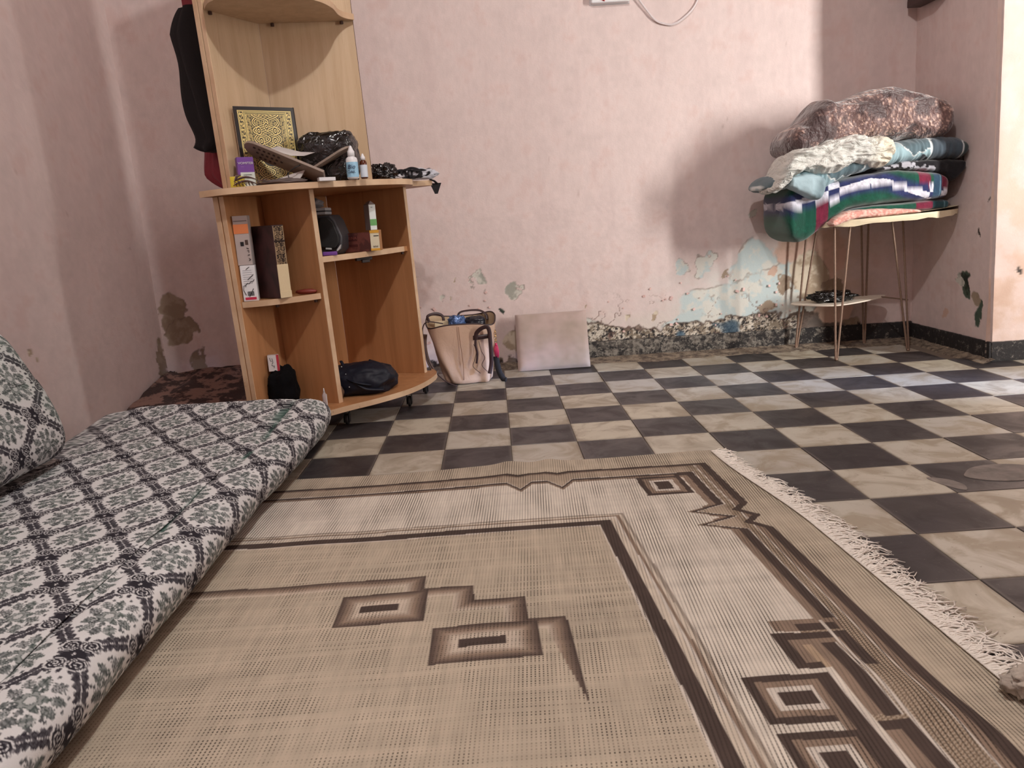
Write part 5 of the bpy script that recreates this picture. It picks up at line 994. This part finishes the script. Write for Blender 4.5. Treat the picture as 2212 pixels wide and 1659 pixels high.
solo('speckled_cloth', soft([(1.11, .764), (1.16, .780), (1.24, .792), (1.34, .796), (1.42, .794), (1.485, .785), (1.498, .77)], [(1.11, .756), (1.18, .762), (1.27, .757), (1.37, .742), (1.42, .722), (1.445, .70), (1.475, .73), (1.498, .76)], -.105, .20, .45, .004, 16, speck_col, 9, (1, 1, 1), .02), fabric('patterned_cotton', .85), 'black cloth with grey speckled print wedged between the fleece blanket and the blue bedding roll', 'cloth', smooth=True)
def roll_col(x, z, y):
    c = np.broadcast_to(rgb(150, 178, 186), x.shape+(3,)).copy(); c = mixc(c, rgb(176, 200, 206), .6*ss(fbm(x, z, 9, 3, .6, 1), .45, .6))
    n1 = .010*np.sin(x*170)+.016*np.sin(x*61)
    for (cx, cz, rx, rz) in ((.725, .735, .040, .055), (.985, .790, .085, .046), (1.29, .862, .062, .040), (1.42, .838, .085, .10), (1.50, .83, .035, .10)):
        q = np.hypot((x-cx+.2*n1)/rx, (z-cz+n1*.5)/rz); k = rgb(92, 112, 120) if cx < 1.35 else rgb(70, 82, 92) if cx < 1.45 else rgb(50, 60, 62)
        c = mixc(c, rgb(216, 222, 222), (q < 1.10)*1.); c = mixc(c, k, (q < 1.0)*1.)
    m = (x > 1.30) & (x < 1.43) & (z < .795+.02*np.sin(x*40)); c = mixc(c, rgb(40, 42, 50), m*.9)
    return np.clip(c*(1+.10*(fbm(x, z*.3, 60, 2, .6, 4)-.5))[:, None], 0, 1)
solo('bedding_roll', soft([(.692, .728), (.706, .752), (.730, .768), (.769, .778), (.861, .802), (.986, .830), (1.111, .854), (1.228, .874), (1.362, .885), (1.44, .878), (1.490, .858), (1.504, .838)], [(.692, .716), (.706, .712), (.736, .708), (.799, .716), (.846, .700), (.881, .682), (.906, .683), (.948, .712), (1.031, .746), (1.115, .766), (1.20, .778), (1.304, .786), (1.41, .785), (1.470, .788), (1.493, .805), (1.504, .825)], -.120, .19, .72, .0050, 20, roll_col, 11, (2.2, 1, .5), .035), fabric('blue_cotton', .8, .4, 400), 'rolled pale blue bed sheet with dark scalloped patches lying across the textile pile', 'bedding', smooth=True)
solo('sheet_corner', soft([(.765, .752), (.80, .762), (.85, .764), (.895, .750), (.908, .735)], [(.765, .722), (.80, .700), (.83, .686), (.87, .666), (.893, .670), (.908, .72)], -.155, -.065, .5, .003, 20, seed=13, endr=.012, colf=lambda x, z, y: mixc(np.broadcast_to(rgb(166, 190, 198), x.shape+(3,)), rgb(120, 142, 150), ss(x-.35*z, .60, .64)*.8)), fabric('blue_cotton_flap', .8, .4, 400), 'loose pale blue sheet corner folded down over the left of the fleece blanket', 'sheet', smooth=True)
def white_col(x, z, y): return mixc(np.broadcast_to(rgb(214, 214, 208), x.shape+(3,)), rgb(232, 220, 196), ss(x, 1.05, 1.15)*.7)
mw = G('white_sheet', (1, 1, 1, 1), .85, spec=.25); mw.set('Base Color', mw.attr()); mw.bump(mw.noise(1., 4, .6, 1.5, mw.scale(mw.obj(), (11, 11, 26))), 1., .022); 
solo('white_sheet', soft([(.700, .716), (.725, .755), (.748, .800), (.765, .836), (.785, .846), (.836, .858), (.901, .872), (.981, .890), (1.054, .902), (1.095, .890), (1.144, .880), (1.180, .866)], [(.700, .708), (.725, .706), (.748, .716), (.768, .742), (.795, .768), (.845, .776), (.875, .768), (.968, .776), (1.020, .794), (1.065, .790), (1.110, .772), (1.150, .784), (1.180, .838)], -.165, .06, .62, .012, 20, white_col, 17, (.8, 1, 2.2), .03), mw.mat, 'crumpled white sheet draped over the middle of the blue bedding roll', 'sheet', smooth=True)
def brown_col(x, z, y):
    n_ = fbm(x, z, 16, 3, .6, 3); f = fbm(x, z, 170, 2, .7, 5); c = mixc(np.broadcast_to(rgb(66, 44, 44), x.shape+(3,)), rgb(108, 80, 76), ss(n_, .4, .6)); c = mixc(c, rgb(206, 172, 156), ss(f, .55, .72)*ss(n_, .36, .58)); return c
mbv = G('crushed_velvet', (1, 1, 1, 1), .5, spec=.5); mbv.set('Base Color', mbv.attr()); mbv.set('Sheen Weight', .6); mbv.bump(mbv.m('ADD', mbv.noise(9, 3, .6, 1.2, mbv.obj()), mbv.m('MULTIPLY', mbv.noise(110, 2, .6, vec=mbv.obj()), .12)), 1., .03)
solo('velvet_throw', soft([(.785, .905), (.793, .930), (.816, .948), (.856, .962), (.868, .985), (.906, 1.028), (.945, 1.062), (.962, 1.045), (.994, 1.041), (1.047, 1.053), (1.105, 1.068), (1.171, 1.080), (1.23, 1.076), (1.322, 1.054), (1.399, 1.026), (1.440, 1.006), (1.458, .990)], [(.785, .870), (.801, .849), (.889, .858), (.944, .868), (.994, .876), (1.057, .882), (1.142, .878), (1.239, .874), (1.36, .874), (1.436, .884), (1.458, .920)], -.10, .20, .66, .015, 5, brown_col, 23, (1.0, 1, 1.5), .05), mbv.mat, 'bundled brown velvet throw with pale pile topmost on the textile pile', 'throw', smooth=True)
# ------------------------------------------------------------------ socket strip and its lead on the back wall
zk = 1.537
so = thing('socket_strip', 'white socket strip with a red mark fixed high on the back wall', 'socket', (.155, .318, zk))
mk('housing', MB().box((.153, .316, zk+.045), (.165, .034, .090)), m_wp, so, bevel=.006, seg=3); mk('base_plate', MB().box((.153, .331, zk+.044), (.172, .006, .094)), plain('grey_plate', S(196, 192, 194), .5), so, bevel=.002)
mk('red_mark', MB().box((.116, .2985, zk+.012), (.020, .001, .006), M=Matrix.Rotation(.3, 4, 'Y')).box((.124, .2985, zk+.008), (.010, .001, .005), M=Matrix.Rotation(.3, 4, 'Y')), plain('red_mark_print', S(190, 60, 60), .5), so)
lead = MB(); LP = catmull([(.238, .312, 1.575), (.265, .314, 1.56), (.300, .316, 1.515), (.345, .318, 1.462), (.385, .320, 1.444), (.425, .320, 1.440), (.470, .320, 1.462), (.52, .322, 1.51), (.56, .322, 1.60)], 7)
for s in (-.0022, .0022): lead.tube([(x, y, z+s) for x, y, z in LP], .0024, 6)
solo('power_lead', lead, plain('white_cable', S(216, 206, 206), .4), 'white twin cable hanging in a loop from the socket strip', 'cable', smooth=True)
m_dk = plain('dark_stained_wood', S(58, 36, 32), .5)
fr_ = thing('wall_frame', 'dark wooden frame at the top of the right corner, only its lower edge showing', 'frame', (1.45, .12, 1.44))
mk('lower_rail', MB().box((1.452, .185, 1.455), (.060, .20, .030)), m_dk, fr_, bevel=.003); mk('stile', MB().box((1.452, .100, 1.62), (.060, .030, .30)), m_dk, fr_, bevel=.003); mk('stile', MB().box((1.452, .270, 1.62), (.060, .030, .30)), m_dk, fr_, bevel=.003); mk('backing', MB().box((1.472, .185, 1.62), (.010, .15, .30)), plain('frame_backing', S(96, 70, 60), .7), fr_)
